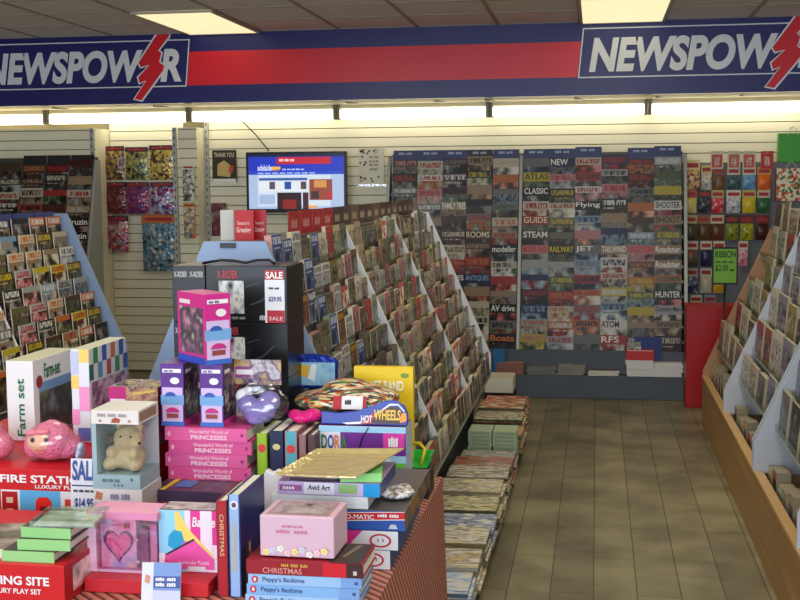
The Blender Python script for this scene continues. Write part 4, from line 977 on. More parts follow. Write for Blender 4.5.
def puzzle():
    Y = 2.455; a, b = on(159.5, Y), on(217, Y); w, d, h = b - a, .07, .138
    o, fc = carton('puzzle_box', 'bright pink and blue puzzle box standing on the red box', 'puzzle box', w, d, h, ((a + b) / 2, Y + d / 2, zr), .02, [mat((248, 226, 240), .3), mat((214, 60, 140), .35), WHITE, mat((120, 190, 230), .35), mat((120, 50, 70), .4)])
    PKH = mat((238, 90, 170), .3)
    art(o, fc['front'], [(mat((150, 215, 240), .3), (0, 0, .45, 1)), (mat((232, 60, 150), .3), (.55, .45, 1, 1)), (mat((246, 226, 240), .3), (.72, .3, .92, 1)), (mat((245, 215, 110), .3), [(.3, .55), (.5, .5), (.95, .22), (.9, .32), (.5, .72), (.36, .98), (.28, .98)]),
        (PKH, [(.05, .05), (.95, .05), (.95, .22), (.62, .52), (.45, .5), (.12, .28)]), (mat((40, 160, 205), .3), [(.16, .42), (.3, .34), (.44, .5), (.4, .66), (.26, .68), (.17, .58)]), (mat((246, 240, 246), .3), (0, 0, .1, .3)),
        (mat((60, 60, 70), .3), [(.1, .28), (.14, .27), (.62, .52), (.6, .55)]), (mat((220, 40, 140), .3), [(.05, .1), (.15, .06), (.22, .14), (.12, .2)]), (WHITE, (.5, .04, .8, .1))])
    text(o, fc['front'], 'Barbie', (.58, .74, .98, .9), WHITE, .02, .2); text(o, fc['front'], 'Lenticular Puzzle', (.34, .13, .86, .19), mat((250, 220, 240), .4), .01)
    art(o, fc['top'], [(picture([(120, 50, 60), (200, 190, 190), (60, 40, 60)], 20), (.05, .05, .95, .95))])
puzzle()
# upright books
def upright_book(x, Y, w, d, h, z, spine, cov, label, rz=0, title=None, group=None):
    o = MB().box((-w / 2, 0, 0), (-w / 2 + .003, d, h), 0).box((w / 2 - .003, 0, 0), (w / 2, d, h), 0).box((-w / 2 + .003, 0, 0), (w / 2 - .003, .003, h), 1).build('book', [cov, spine])
    put(o, (x, Y, z), rz); tag(o, label, 'book', group)
    MB().box((-w / 2 + .0033, .0033, .003), (w / 2 - .0033, d - .004, h - .003)).build('pages', PAPER, o)
    if title: text(o, Face((-w / 2, 0, 0), (1, 0, 0), (0, 0, 1), w, h), title[0], title[2] if len(title) > 2 else (.25, .4, .75, .9), title[1], .01, 0, 'down', e=.001)
    return o
BLUEP = picture([(26, 36, 84), (34, 46, 104), (20, 26, 64)], 10, .35)
Y = 2.40
o = upright_book(on(222.5, Y), Y, .0235, .18, .208, TZ, mat((170, 20, 36), .4), mat((120, 24, 30), .4), 'red upright Christmas book between puzzle box and pale blue spine', 0, ('CHRISTMAS', mat((220, 180, 140), .5), (.3, .42, .7, .86)))
o = upright_book(on(235, Y), Y, .026, .19, .222, TZ, mat((150, 180, 226), .4), BLUEP, 'pale blue spined upright book with a dark night scene on its cover', 0, ('~4', mat((200, 190, 160), .5), (.3, .25, .7, .8)))
f = Face((.013, 0, 0), (0, 1, 0), (0, 0, 1), .19, .222)
art(o, f, [(mat((150, 110, 60), .4), [(.15, .05), (.5, .05), (.45, .3), (.38, .42), (.3, .34), (.2, .2)]), (mat((200, 160, 100), .4), [(.3, .36), (.38, .36), (.38, .46), (.3, .46)]), (mat((30, 20, 26), .4), [(.02, .05), (.16, .05), (.18, .5), (.06, .44)]), (mat((90, 60, 40), .4), [(.6, .05), (.9, .05), (.85, .25), (.65, .22)])])
art(o, Face((-.013, 0, 0), (1, 0, 0), (0, 0, 1), .026, .222), [(mat((220, 222, 230), .4), [(.5 + .36 * math.cos(q), .9 + .045 * math.sin(q)) for q in [i * PI / 8 for i in range(16)]]), (mat((80, 70, 90), .4), [(.5 + .2 * math.cos(q), .9 + .025 * math.sin(q)) for q in [i * PI / 8 for i in range(16)]])])
# small leaflet card leaning on the red box
o = MB().box((-.042, -.0015, 0), (.042, .0015, .082)).build('leaflet', mat((212, 214, 222), .4)); put(o, (on(157, 2.33), 2.345, TZ), .08, -.2); tag(o, 'small white and blue leaflet leaning on the flat red box', 'leaflet')
f = Face((-.042, -.0015, 0), (1, 0, 0), (0, 0, 1), .084, .082)
art(o, f, [(mat((110, 140, 200), .4), (.3, .1, 1, 1)), (mat((40, 70, 150), .4), (.3, .36, 1, .66)), (mat((200, 130, 100), .4), [(.08, .5), (.2, .46), (.22, .66), (.1, .7)]), (mat((190, 196, 225), .4), (.3, 0, 1, .3))])
text(o, f, '~2', (.36, .54, .94, .63), WHITE, .01); text(o, f, '~2', (.36, .4, .94, .5), WHITE, .01)

# ---- bedtime book stack and pink jewel box
PB = [mat((158, 196, 232), .4), mat((126, 176, 226), .4), mat((150, 190, 230), .4)]
Y = 2.36; a, b = on(245, Y) , on(361, Y)
for i in range(3):
    w = b - a - .006
    o, fc = book('board_book', 'pale blue bedtime board book, %s from the table in its stack' % ORD[i], w, .14, .0215, ((a + b) / 2 + (-.004, .0, .003)[i], Y + .07, TZ + i * .022), (0.01, -.012, .006)[i], mat((90, 130, 190), .4), PB[i], 'pale blue bedtime books', 'book')
    f = Face((-w / 2, -.07, 0), (1, 0, 0), (0, 0, 1), w, .0215)
    art(o, f, [(mat((120, 160, 215), .4), (.82, 0, 1, 1)), (mat((196, 40, 60), .4), [(.06 + .03 * math.cos(q), .5 + .36 * math.sin(q)) for q in [k * PI / 8 for k in range(16)]]), (WHITE, [(.06 + .012 * math.cos(q), .5 + .2 * math.sin(q)) for q in [k * PI / 6 for k in range(12)]]), (mat((60, 80, 130), .4), (.94, .35, .97, .65))])
    text(o, f, "Peppy's Bedtime", (.13, .2, .5, .8), mat((40, 56, 110), .5), .005)
z2 = TZ + .0665
o, fc = book('book', 'red Christmas book lying on the pale blue bedtime books under the jewel box', b - a + .002, .14, .0295, ((a + b) / 2 + .004, Y + .07, z2), -.008, mat((150, 20, 34), .4), mat((150, 24, 38), .35))
f = Face((-(b - a) / 2, -.07, 0), (1, 0, 0), (0, 0, 1), b - a, .0295)
art(o, f, [(mat((200, 24, 40), .35), (.66, 0, .86, 1)), (mat((60, 24, 30), .4), (.86, 0, 1, 1)), (mat((200, 190, 180), .4), (.92, .2, .95, .5))])
text(o, f, 'CHRISTMAS', (.14, .1, .48, .5), mat((215, 150, 140), .5), .012); text(o, f, '~3', (.3, .6, .55, .85), mat((200, 150, 60), .5), .005)
f2 = Face((-(b - a) / 2, -.07, .0295), (1, 0, 0), (0, 1, 0), b - a, .14)
art(o, f2, [(mat((56, 36, 30), .35), (.7, .02, .98, .98)), (mat((130, 110, 90), .35), [(.78, .3), (.82, .3), (.9, .9), (.86, .9)])])
z3 = z2 + .0325
Yj = 2.388; a, b = on(262, Yj), on(336, Yj)
jb = carton('jewel_box', 'pale pink jewellery box with flower print standing on the red book', 'jewellery box', b - a, .125, .088, ((a + b) / 2, Yj - .01 + .0625, z3), -.02, mat((214, 178, 196), .5), None, .003)
o, fc = jb
fl = []
rf = random.Random(2)
for i in range(9):
    u, v = .08 + .1 * i, .1 + .05 * (i % 3)
    for k in range(5):
        q = 2 * PI * k / 5; fl.append((mat(((240, 220, 140), (200, 205, 235), (235, 235, 225), (236, 200, 214))[i % 4], .5), [(u + .03 * math.cos(q) + .022 * math.cos(s), v + .05 * math.sin(q) + .036 * math.sin(s)) for s in (0, 1.05, 2.1, 3.14, 4.2, 5.24)]))
    fl.append((mat((220, 190, 90), .5), [(u + .014 * math.cos(s), v + .024 * math.sin(s)) for s in (0, 1.05, 2.1, 3.14, 4.2, 5.24)]))
art(o, fc['front'], fl, 'flower_print', .0003)
text(o, fc['front'], '~4', (.3, .72, .6, .78), mat((200, 120, 150), .5), 0); text(o, fc['front'], '~2', (.22, .58, .7, .66), mat((200, 120, 150), .5), 0)
art(o, fc['top'], [(mat((180, 140, 156), .2), (.08, .08, .92, .92)), (picture([(70, 60, 66), (190, 170, 180), (120, 96, 106)], 20, .15), (.14, .14, .86, .86))], 'lid_print')

# ---- stack of game boxes at the corner
Y = 2.62
def rxb(px): return X(px, 530, Y)
x1 = rxb(390)
PKW = [mat((232, 232, 236), .4)]
def gamebox(x0, x1, h, z, d, ms, label, name='game_box', cat='game box', y=Y):
    return carton(name, label, cat, x1 - x0, d, h, ((x0 + x1) / 2, y + d / 2, z), 0, ms)
SIDEB = mat((44, 80, 140), .4)
XX0 = -.695
z = TZ
for i, (px, h) in enumerate(((390, .0445), (398, .0445))):
    xa = rxb(px)
    o, fc = gamebox(XX0, xa, h, z, .34, [mat((232, 232, 238), .4), SIDEB, SIDEB, SIDEB, mat((60, 90, 150), .4)], 'white and magenta fronted game box, %s of the two under the blue game' % ('lower', 'upper')[i])
    fr = fc['front']; uu = .62
    art(o, fr, [(mat((220, 50, 150), .4), [(0, 0), (.52, 0), (.6, .5), (.68, 1), (0, 1)])]); art(o, fr, [(mat((190, 40, 60), .4), [(.84 + .1 * math.cos(q), .5 + .36 * math.sin(q)) for q in [k * PI / 10 for k in range(20)]]), (mat((232, 232, 238), .4), [(.84 + .08 * math.cos(q), .5 + .27 * math.sin(q)) for q in [k * PI / 10 for k in range(20)]]), (mat((60, 50, 60), .4), (.815, .44, .825, .6)), (mat((60, 50, 60), .4), (.86, .44, .87, .6))])
    z += h + .0008
xa = rxb(405)
DK = picture([(70, 40, 30), (40, 44, 80), (150, 110, 60), (30, 24, 24)], 14, .35)
o, fc = gamebox(XX0, xa, .046, z, .41, [mat((40, 84, 170), .4), DK, SIDEB, SIDEB, mat((90, 84, 84), .4)], 'long blue boxed game with a slanting red banner at the table corner')
fr = fc['front']
art(o, fr, [(mat((206, 30, 40), .4), [(.3, .42), (1, .62), (1, .98), (.3, .8)]), (WHITE, [(.3, .38), (1, .58), (1, .62), (.3, .42)]), (WHITE, [(.3, .8), (1, .97), (1, 1), (.3, .84)]), (mat((200, 204, 220), .4), [(.86, .12), (.94, .12), (.92, .34), (.88, .34)])])
text(o, fr, 'O-MATIC', (.5, .56, .74, .80), WHITE, .02); text(o, fr, '~2', (.77, .70, .97, .86), WHITE, .01)
z += .0468; zg = z
o = blob('silver_pack', [((0, 0, .012), (.045, .05, .012)), ((.02, .02, .014), (.02, .03, .012))], picture([(190, 190, 196), (120, 100, 80), (230, 230, 234), (80, 70, 80)], 40, .15, bump=.4), None, .004); put(o, (-.462, 2.74, zg + .0005), .2); tag(o, 'small shiny silver package on the blue game box', 'package')
Yw = 2.625
a, b = on(272, Yw), on(368, Yw)
o, fc = carton('craft_box', 'plain white flat box under the lavender art kit', 'box', b - a, .2, .0285, ((a + b) / 2, Yw + .1, zg), 0, mat((232, 236, 242), .4))
z4 = zg + .029
a, b = on(278, Yw), on(380, Yw)
o, fc = carton('art_kit', 'lavender art kit box with a blue end lying on the plain white box', 'art kit', b - a, .22, .031, ((a + b) / 2, Yw + .11, z4), 0, [mat((206, 186, 226), .4), mat((40, 60, 120), .4), WHITE, mat((190, 160, 210), .4), mat((150, 120, 160), .35)])
art(o, fc['front'], [(mat((240, 232, 244), .4), (.26, .1, .56, .95)), (mat((150, 190, 120), .4), (.6, .2, .78, .9)), (mat((20, 150, 220), .4), (.84, 0, 1, 1)), (mat((170, 90, 160), .4), (.02, .3, .24, .75))])
text(o, fc['front'], 'Avid Art', (.3, .4, .52, .8), mat((50, 40, 70), .5), .015); text(o, fc['front'], '~1', (.05, .4, .2, .66), WHITE, .01)
z5 = z4 + .0315
o, fc = book('picture_book', 'dark flat picture book under the gold foil tray', .11, .16, .02, (on(312, 2.64) , 2.72, z5), .05, mat((70, 50, 60), .4), mat((60, 44, 54), .4))
o, fc = book('note_pad', 'bright green pad sticking out under the gold foil tray', .095, .15, .0195, (on(356, 2.63), 2.71, z5), .15, mat((120, 190, 110), .4), mat((150, 215, 130), .4), None, 'note pad')
# gold foil tray
z6 = z5 + .0212
q = [(-.708, 2.555), (-.52, 2.55), (-.460, 2.85), (-.672, 2.82)]
mb = MB(); c = (sum(p[0] for p in q) / 4, sum(p[1] for p in q) / 4)
inn = [(c[0] + (p[0] - c[0]) * .82, c[1] + (p[1] - c[1]) * .82) for p in q]
V = [(p[0], p[1], .012) for p in q] + [(p[0], p[1], .004) for p in inn] + [(p[0], p[1], .009) for p in q] + [(p[0], p[1], 0) for p in inn]
mb.raw(V, [[i, (i + 1) % 4, 4 + (i + 1) % 4, 4 + i] for i in range(4)] + [[4, 5, 6, 7]] + [[8 + (i + 1) % 4, 8 + i, 12 + i, 12 + (i + 1) % 4] for i in range(4)] + [[15, 14, 13, 12]] + [[8 + i, 8 + (i + 1) % 4, (i + 1) % 4, i] for i in range(4)])
o = mb.build('foil_tray', mat((232, 212, 150), .25, .45, .6, 1, 30)); o.location.z = z6; tag(o, 'shallow gold foil tray lying on the book and green pad', 'tray')
# white moulded handle plate
pts = []
for i in range(40):
    t = 2 * PI * i / 40; r_ = 1 + .09 * math.cos(6 * t)
    pts.append((.034 * r_ * math.cos(t), .105 + .105 * r_ * math.sin(t)))
zmin = min(p[1] for p in pts); pts = [(p[0], p[1] - zmin) for p in pts]
o = MB().prism(pts, 1, -.012, .012).build('plastic_plate', mat((222, 222, 226), .35), None, .004); put(o, (on(274, 2.70), 2.70, TZ), .1); tag(o, 'white scallop edged plastic plate standing beside the gold foil tray', 'plastic plate')

# ---- second row: window box, band card, wheel pack
Y = 3.05
a, b = on(319, Y), on(406, Y)
o, fc = carton('toy_box', 'purple and sky blue toy box with a bright child name logo', 'toy box', b - a, .11, .241, ((a + b) / 2, Y + .055, TZ), 0, [mat((160, 205, 235), .35), mat((190, 200, 226), .35), WHITE, mat((110, 40, 130), .35), mat((110, 44, 120), .35)])
DW = mat((236, 230, 240), .35)
art(o, fc['front'], [(mat((110, 40, 140), .35), (0, .68, 1, .93)), (mat((222, 222, 238), .35), (0, .3, .25, .93)), (mat((220, 236, 246), .35), [(.4, .62), (.5, .68), (.62, .66), (.74, .7), (.84, .62), (.6, .58)]), (mat((215, 60, 160), .35), [(.74, .72), (.98, .76), (.99, .93), (.74, .93)]), (mat((110, 190, 70), .35), (.76, .52, 1, .6)), (mat((120, 190, 90), .35), (.8, .3, 1, .34)), (mat((230, 180, 90), .35), [(.86, .36), (.98, .36), (.98, .48), (.86, .48)]), (mat((230, 200, 215), .35), (.8, .1, 1, .2))])
for i, (ch, c) in enumerate((('D', (60, 120, 60)), ('O', (70, 60, 150)), ('R', (220, 120, 40)), ('A', (60, 130, 60)))):
    text(o, fc['front'], ch, (.03 + i * .075, .74, .1 + i * .075, .9), mat(c, .4), .03)
text(o, fc['front'], 'EXPLORER', (.06, .62, .3, .7), mat((210, 60, 130), .4), .015); text(o, fc['front'], '~1', (.8, .78, .94, .9), WHITE, .03)
MB().tube([(-.01, -.058, .17), (.0, -.058, .21), (.018, -.058, .238)], .0015, 6).build('tie', BLACK, o)
zd = TZ + .2415
# wheels pack: wave topped blue card header lying tilted on the box
wv = [(-.115, 0), (.115, 0), (.118, .028), (.108, .052), (.085, .066), (.055, .064), (.02, .05), (-.02, .036), (-.07, .03), (-.115, .034)]
o = MB().prism(wv, 1, -.012, .0).build('toy_car_pack', mat((28, 56, 160), .3), None, .002); put(o, ((a + b) / 2 + .003, Y + .02, zd + .0005), 0, -.12); tag(o, 'blue wave edged toy car pack with a flame logo on the purple toy box', 'toy car pack')
f = Face((-.115, -.012, 0), (1, 0, 0), (0, 0, 1), .23, .066)
art(o, f, [(WHITE, [(.25, .06), (.5, .14), (.66, .5), (.8, .86), (.9, .86), (.97, .6), (.97, .52), (.9, .8), (.8, .78), (.68, .42), (.55, .04), (.3, 0)]), (mat((190, 30, 40), .35), [(.46, .04), (.64, .04), (.62, .5), (.56, .34)]), (mat((60, 24, 20), .35), [(.56, .06), (.94, .06), (.96, .52), (.88, .76), (.78, .72), (.66, .44)]), (mat((240, 150, 30), .35), [(.92, .1), (1, .2), (.99, .5), (.94, .5)])])
text(o, f, 'WHEELS', (.62, .2, .93, .62), mat((240, 190, 60), .4), .03); text(o, f, 'HOT', (.47, .08, .6, .38), WHITE, .03)
# yellow band card
Yb = 3.368
a, b = -.69, on(413, Yb)
o, fc = carton('loom_band_card', 'upright bright yellow craft band box behind the purple toy box', 'craft box', b - a, .025, .35, ((a + b) / 2, Yb + .0125, TZ), 0, mat((232, 196, 30), .4))
text(o, fc['front'], 'CRAFT BAND', (.1, .80, .84, .885), mat((246, 244, 220), .4), .03)
art(o, fc['front'], [(mat((110, 150, 50), .4), [(.86 + .07 * math.cos(q), .93 + .02 * math.sin(q)) for q in [k * PI / 8 for k in range(16)]]), (mat((120, 80, 30), .4), (.1, .1, .8, .5))])
# green scoop
GRN = mat((50, 190, 70), .35)
o = MB().prism([(-.04, 0), (.04, 0), (.05, .036), (.046, .036), (.037, .004), (-.037, .004), (-.046, .036), (-.05, .036)], 1, -.045, .045).build('toy_tray', GRN, None, .0015)
MB().prism([(-.037, .0045), (.037, .0045), (.045, .034), (-.045, .034)], 1, .0415, .0445).build('rear_wall', GRN, o)
MB().tube([(.02, -.03, .005), (.03, -.02, .05), (.012, 0, .062), (-.02, .01, .058)], .005).build('handle', mat((230, 200, 40), .4), o)
put(o, (-.505, 3.33, TZ + .0755), 0); tag(o, 'bright green plastic toy tray at the back corner of the table', 'toy tray')
o, fc = carton('black_box', 'small black box at the back corner of the table under the green toy tray', 'box', .095, .11, .075, (-.503, 3.30, TZ), 0, mat((24, 24, 26), .4))
# standing books in the middle
BK = [(257, 267, (150, 190, 40), (120, 160, 40), 'lime green', '~1'), (270, 283, (28, 36, 78), (30, 40, 84), 'navy blue', '~1'), (285, 297, (80, 170, 186), (170, 120, 120), 'teal', '~2'), (299, 306, (150, 110, 110), (130, 90, 96), 'dull pink', '~1'), (308, 315, (90, 60, 66), (80, 56, 60), 'dark maroon', '~2')]
Y = 2.99
for p0, p1, c1, c2, nm, tt in BK:
    x0, x1 = on(p0, Y), on(p1, Y)
    o = upright_book((x0 + x1) / 2, Y, x1 - x0, .19, .235 - .004 * (p0 % 3), TZ, mat(c1, .4), mat(c2, .4), '%s upright book standing in the row behind the white plastic plate' % nm, 0, (tt, mat((230, 230, 200) if nm != 'lime green' else (70, 100, 30), .5), (.25, .12, .75, .55)))
    f = Face((-(x1 - x0) / 2, 0, 0), (1, 0, 0), (0, 0, 1), x1 - x0, .235)
    if nm in ('lime green', 'teal'): art(o, f, [(mat((210, 60, 60), .4), [(.5 + .38 * math.cos(q), .8 + .05 * math.sin(q)) for q in [k * PI / 8 for k in range(16)]])])
    if nm == 'navy blue': art(o, f, [(mat((210, 200, 140), .4), [(.5 + .3 * math.cos(q), .82 + .035 * math.sin(q)) for q in [k * PI / 8 for k in range(16)]]), (mat((70, 140, 200), .4), (.3, .1, .7, .5))])
zk = TZ + .2355
# ---- princess books, game boxes beneath
a, b = on(167, 2.99), on(249, 2.99)
o, fc = carton('game_box', 'dark box under the yellow edged book below the pink books', 'box', .22, .28, .068, (-.985, 3.07, TZ), 0, mat((60, 44, 84), .5))
o = MB().box((-.12, -.19, 0), (.12, .15, .03), (1, 1, 1, 1, 0, 1)).build('picture_book', [picture([(60, 60, 100), (90, 70, 70), (40, 40, 70), (130, 110, 120)], 12, .3), mat((70, 60, 90), .4)]); put(o, (-.996, 3.06, TZ + .0685), -.05); tag(o, 'yellow bordered picture book lying under the pink princess books', 'book')
f = Face((-.12, -.19, .03), (1, 0, 0), (0, 1, 0), .24, .34)
art(o, f, [(mat((226, 200, 60), .4), (.1, .0, .16, 1)), (mat((226, 200, 60), .4), (.16, .42, 1, .5)), (mat((60, 130, 200), .4), (.2, .1, .4, .3)), (mat((200, 70, 60), .4), (.24, .3, .36, .4))])
zp = TZ + .0992
PR = [(226, 84, 150), (222, 92, 156), (216, 80, 146), (228, 96, 160)]
Y = 2.985
for i in range(4):
    w = b - a
    o, fc = book('princess_book', 'pink princess story book, %s from the bottom of its stack' % ORD[i], w, .17, .0345, ((a + b) / 2 + (.004, -.003, .006, -.002)[i], Y + .085, zp + i * .035), (.01, -.01, .02, -.015)[i], mat((200, 70, 130), .4), mat(PR[i], .4), 'pink princess story books', 'book')
    f = Face((-w / 2, -.085, 0), (1, 0, 0), (0, 0, 1), w, .0345)
    text(o, f, 'PRINCESSES', (.32, .12, .76, .46), mat((250, 215, 232), .5), .02); text(o, f, 'Wonderful World of', (.3, .58, .78, .86), mat((250, 215, 232), .5), .005)
    art(o, f, [(mat((150, 50, 110), .4), [(.94 + .02 * math.cos(q), .5 + .14 * math.sin(q)) for q in [k * PI / 5 for k in range(10)]]), (mat((240, 170, 210), .4), [(.05 + .02 * math.cos(q), .5 + .2 * math.sin(q)) for q in [k * PI / 5 for k in range(10)]])])
zt_ = zp + 4 * .035
def petbox(x, Y, z, body, side, base, label, rz=0, w=.064, d=.115, h=.166, swap=False):
    fm, sm = (side, body) if swap else (body, side)
    o, fc = carton('pet_playset_box', label, 'toy box', w, d, h, (x, Y, z), rz, [fm, mat((60, 44, 70), .35), body, sm, body])
    L_ = mat((214, 190, 232), .35)
    art(o, fc['front'], [(L_, (.06, .06, .94, .62)), (mat((120, 170, 225), .35), (0, .34, 1, .5) if not swap else (0, .28, 1, .45)), (mat((60, 110, 200), .35), (0, 0, 1, .07)), (mat((240, 240, 244), .35), (.1, .86, .9, .92)), (WHITE, [(.62 + .2 * math.cos(q), .73 + .055 * math.sin(q)) for q in [k * PI / 8 for k in range(16)]]),
        (mat((50, 90, 180), .35), [(.42 + .24 * math.cos(q), .48 + .07 * math.sin(q)) for q in [k * PI / 8 for k in range(9)]]), (mat((200, 50, 130), .35) , [(.5 + .3 * math.cos(q), .22 + .08 * math.sin(q)) for q in [k * PI / 8 for k in range(9)]]), (mat((150, 70, 60), .35), (.25, .13, .75, .2))])
    text(o, fc['front'], '~2', (.16, .87, .6, .91), mat((120, 60, 150), .4), .02)
    SC2 = picture([(200, 150, 160), (110, 80, 110), (60, 50, 60), (210, 200, 190)], 22, .25, seed=int(rz * 10) + 2)
    for k in ('right', 'left'):
        art(o, fc[k], [(SC2, (.1, .14, .94, .8)), (base, (0, 0, 1, .1)), (mat((230, 220, 225), .4), (.1, .84, .5, .9))], 'window_print')
    return o
PUR = mat((92, 40, 140), .35); PNK = mat((206, 44, 140), .35)
petbox(on(173.5, 3.0), 3.06, zt_, PUR, PUR, mat((210, 50, 150), .35), 'tall purple pet playset box beside the teddy, on the pink books', 0)
petbox(on(212.5, 3.0), 3.06, zt_, PUR, PUR, mat((210, 50, 150), .35), 'tall purple pet playset box in the middle beside the plush bag', 0)
zt2 = zt_ + .1665
petbox(on(207, 3.06), 3.06, zt2, PNK, PNK, mat((50, 80, 190), .35), 'pink pet playset box turned at an angle on the two purple ones', math.radians(47), .078, .15, .186)
# plush in a bag with header card
zpl = zk + .001
t = empty('bagged_plush', 'lilac plush toy in a clear bag with a picture header card', 'plush toy', (on(258, 3.06), 3.075, zpl))
LIL = mat((150, 140, 206), .9, bump=.5, bscale=200)
blob('plush_body', [((0, 0, .03), (.045, .04, .03)), ((-.03, -.01, .055), (.028, .028, .026)), ((.03, 0, .06), (.03, .03, .03)), ((.0, -.02, .02), (.03, .03, .02))], LIL, t)
blob('plush_ear', [((-.045, -.01, .075), (.016, .016, .02)), ((-.03, .0, .082), (.014, .014, .02))], mat((226, 222, 230), .9), t)
blob('clear_bag', [((0, -.005, .042), (.075, .052, .042)), ((.03, 0, .05), (.055, .05, .045)), ((0, .01, .09), (.06, .03, .035))], film((244, 242, 249), .12, .2, .4, 16), t, .006)
MB().box((-.075, .03, .1), (.055, .034, .168)).build('header_card', picture([(170, 130, 70), (200, 170, 120), (90, 60, 110), (210, 200, 200), (60, 100, 160)], 24, .3), t)
art(t, Face((-.075, .03, .1), (1, 0, 0), (0, 0, 1), .13, .068), [(mat((150, 60, 130), .4), (.02, .3, .34, .72)), (mat((235, 225, 235), .4), (.04, .4, .4, .6))], 'header_print')
# pink foil parcel, straw bag, its ticket
o = blob('pink_parcel', [((0, 0, .016), (.032, .03, .016)), ((.028, .01, .02), (.025, .03, .018)), ((-.02, .01, .02), (.02, .02, .016))], mat((226, 30, 130), .3, bump=.8, bscale=60), None, .004); put(o, (on(300, 3.08), 3.10, zk), .1); tag(o, 'crumpled hot pink foil parcel on the standing books', 'parcel')
t = empty('craft_stick_bag', 'bag of short multicoloured craft sticks with a red and white price label', 'craft bag', (-.685, 3.245, zk + .0075))
STK = picture([(190, 60, 40), (220, 200, 150), (70, 60, 50), (90, 120, 60), (210, 140, 60), (230, 220, 200), (60, 60, 90)], 52, .4, 5, vor=True, const=True, stretch=(.8, 3.4, 3.4))
blob('stick_bundle', [((-.05, 0, .03), (.10, .10, .03)), ((.05, .0, .038), (.10, .10, .038)), ((0, .02, .05), (.08, .07, .04))], STK, t, .006)
tk0 = MB().box((-.045, -.0015, 0), (.045, .0015, .036)).build('price_label', mat((226, 226, 228), .5), t); put(tk0, (.03, -.112, .026), .05, -.35)
art(tk0, Face((-.045, -.0015, 0), (1, 0, 0), (0, 0, 1), .09, .036), [(mat((180, 36, 50), .5), (0, 0, .26, 1)), (mat((180, 36, 50), .5), (.9, 0, 1, 1))]); text(tk0, Face((-.045, -.0015, 0), (1, 0, 0), (0, 0, 1), .09, .036), '~1', (.36, .35, .6, .75), INK, .02)
# blue foil bag behind on the black cartons
# ---- black remote-control cartons
BLK = mat((20, 20, 24), .3)
def rcbox(x, y, w, d, h, z, label, big=True, sale=False):
    o, fc = carton('toy_car_box', label, 'toy box', w, d, h, (x, y, z), 0, BLK)
    REDL = mat((170, 60, 70), .4)
    if big:
        art(o, fc['front'], [(picture([(40, 44, 48), (150, 156, 160), (225, 228, 230), (70, 74, 78)], 40, .2, 2, stretch=(1, 1, .6)), (.16, .16, .47, .74)), (mat((60, 60, 66), .3), [(.5, .62), (.66, .7), (.66, .72), (.5, .65)]), (mat((70, 70, 76), .3), [(.55, .3), (.7, .38), (.85, .6), (.83, .6), (.68, .4), (.55, .33)])])
        text(o, fc['front'], 'X-RIDER', (.14, .78, .40, .92), REDL, .03); text(o, fc['front'], '~2', (.66, .05, .9, .14), mat((190, 190, 190), .4), .02); text(o, fc['front'], '~4', (.15, .06, .5, .11), mat((150, 150, 150), .4), 0)
    else:
        text(o, fc['front'], 'X-RIDER', (.06, .8, .46, .9), mat((190, 190, 195), .4), .02); text(o, fc['front'], 'X-RIDER', (.54, .8, .96, .9), mat((190, 190, 195), .4), .02)
        art(o, fc['front'], [(mat((60, 60, 64), .3), (.495, 0, .505, 1))])
    return o, fc
Yk = 3.28
a0, a1, a2 = on(174, Yk), on(207.5, Yk), on(288, Yk)
zz = TZ
for i, h in enumerate((.163, .163, .158, .1625)):
    nm = ('lowest', 'second lowest', 'third', 'topmost')[i]
    o1, f1 = rcbox((a0 + a1) / 2 - .001, Yk + .095, a1 - a0 - .003, .19, h - .001, zz, 'narrow black toy car box, %s of the pile behind the purple boxes' % nm, False)
    o2, f2 = rcbox((a1 + a2) / 2, Yk + .095, a2 - a1, .19, h - .001, zz, 'wide black toy car box with silver window picture, %s of the pile' % nm)
    zz += h
w = a2 - a1
MB().tube([(-w / 2 - .02, -.06, h + .004), (-w * .35, -.06, h + .014), (-w * .2, -.06, h + .012), (-w * .05, -.06, h + .006), (w * .1, -.06, h + .014), (w * .25, -.06, h + .014), (w * .32, -.06, h + .003)], .004).build('carry_strap', BLACK, o2)
tk = MB().box((-.0285, -.0012, 0), (.0285, .0012, .15)).build('sale_ticket', mat((226, 228, 236), .5)); put(tk, (a2 - .035, Yk - .003, zz - .162), .0); tag(tk, 'white and red sale ticket stuck on the topmost black toy car box', 'sale ticket')
f = Face((-.0285, -.0012, 0), (1, 0, 0), (0, 0, 1), .057, .15)
art(tk, f, [(mat((176, 40, 56), .5), (0, .82, 1, 1)), (mat((176, 40, 56), .5), (.1, 0, 1, .24))]); text(tk, f, 'SALE', (.06, .84, .94, .97), WHITE, .03); text(tk, f, '$29.95', (.2, .4, .85, .5), mat((50, 60, 130), .5), .02); text(tk, f, '~2', (.2, .64, .8, .68), INK, 0); text(tk, f, 'SALE', (.2, .05, .9, .12), mat((235, 200, 205), .5), .01)
o, fc = carton('toy_car_box', 'plain black carton standing upright behind the plush bag', 'toy box', .19, .095, .27, (-.735 - .01, 3.448, TZ), 0, BLK)
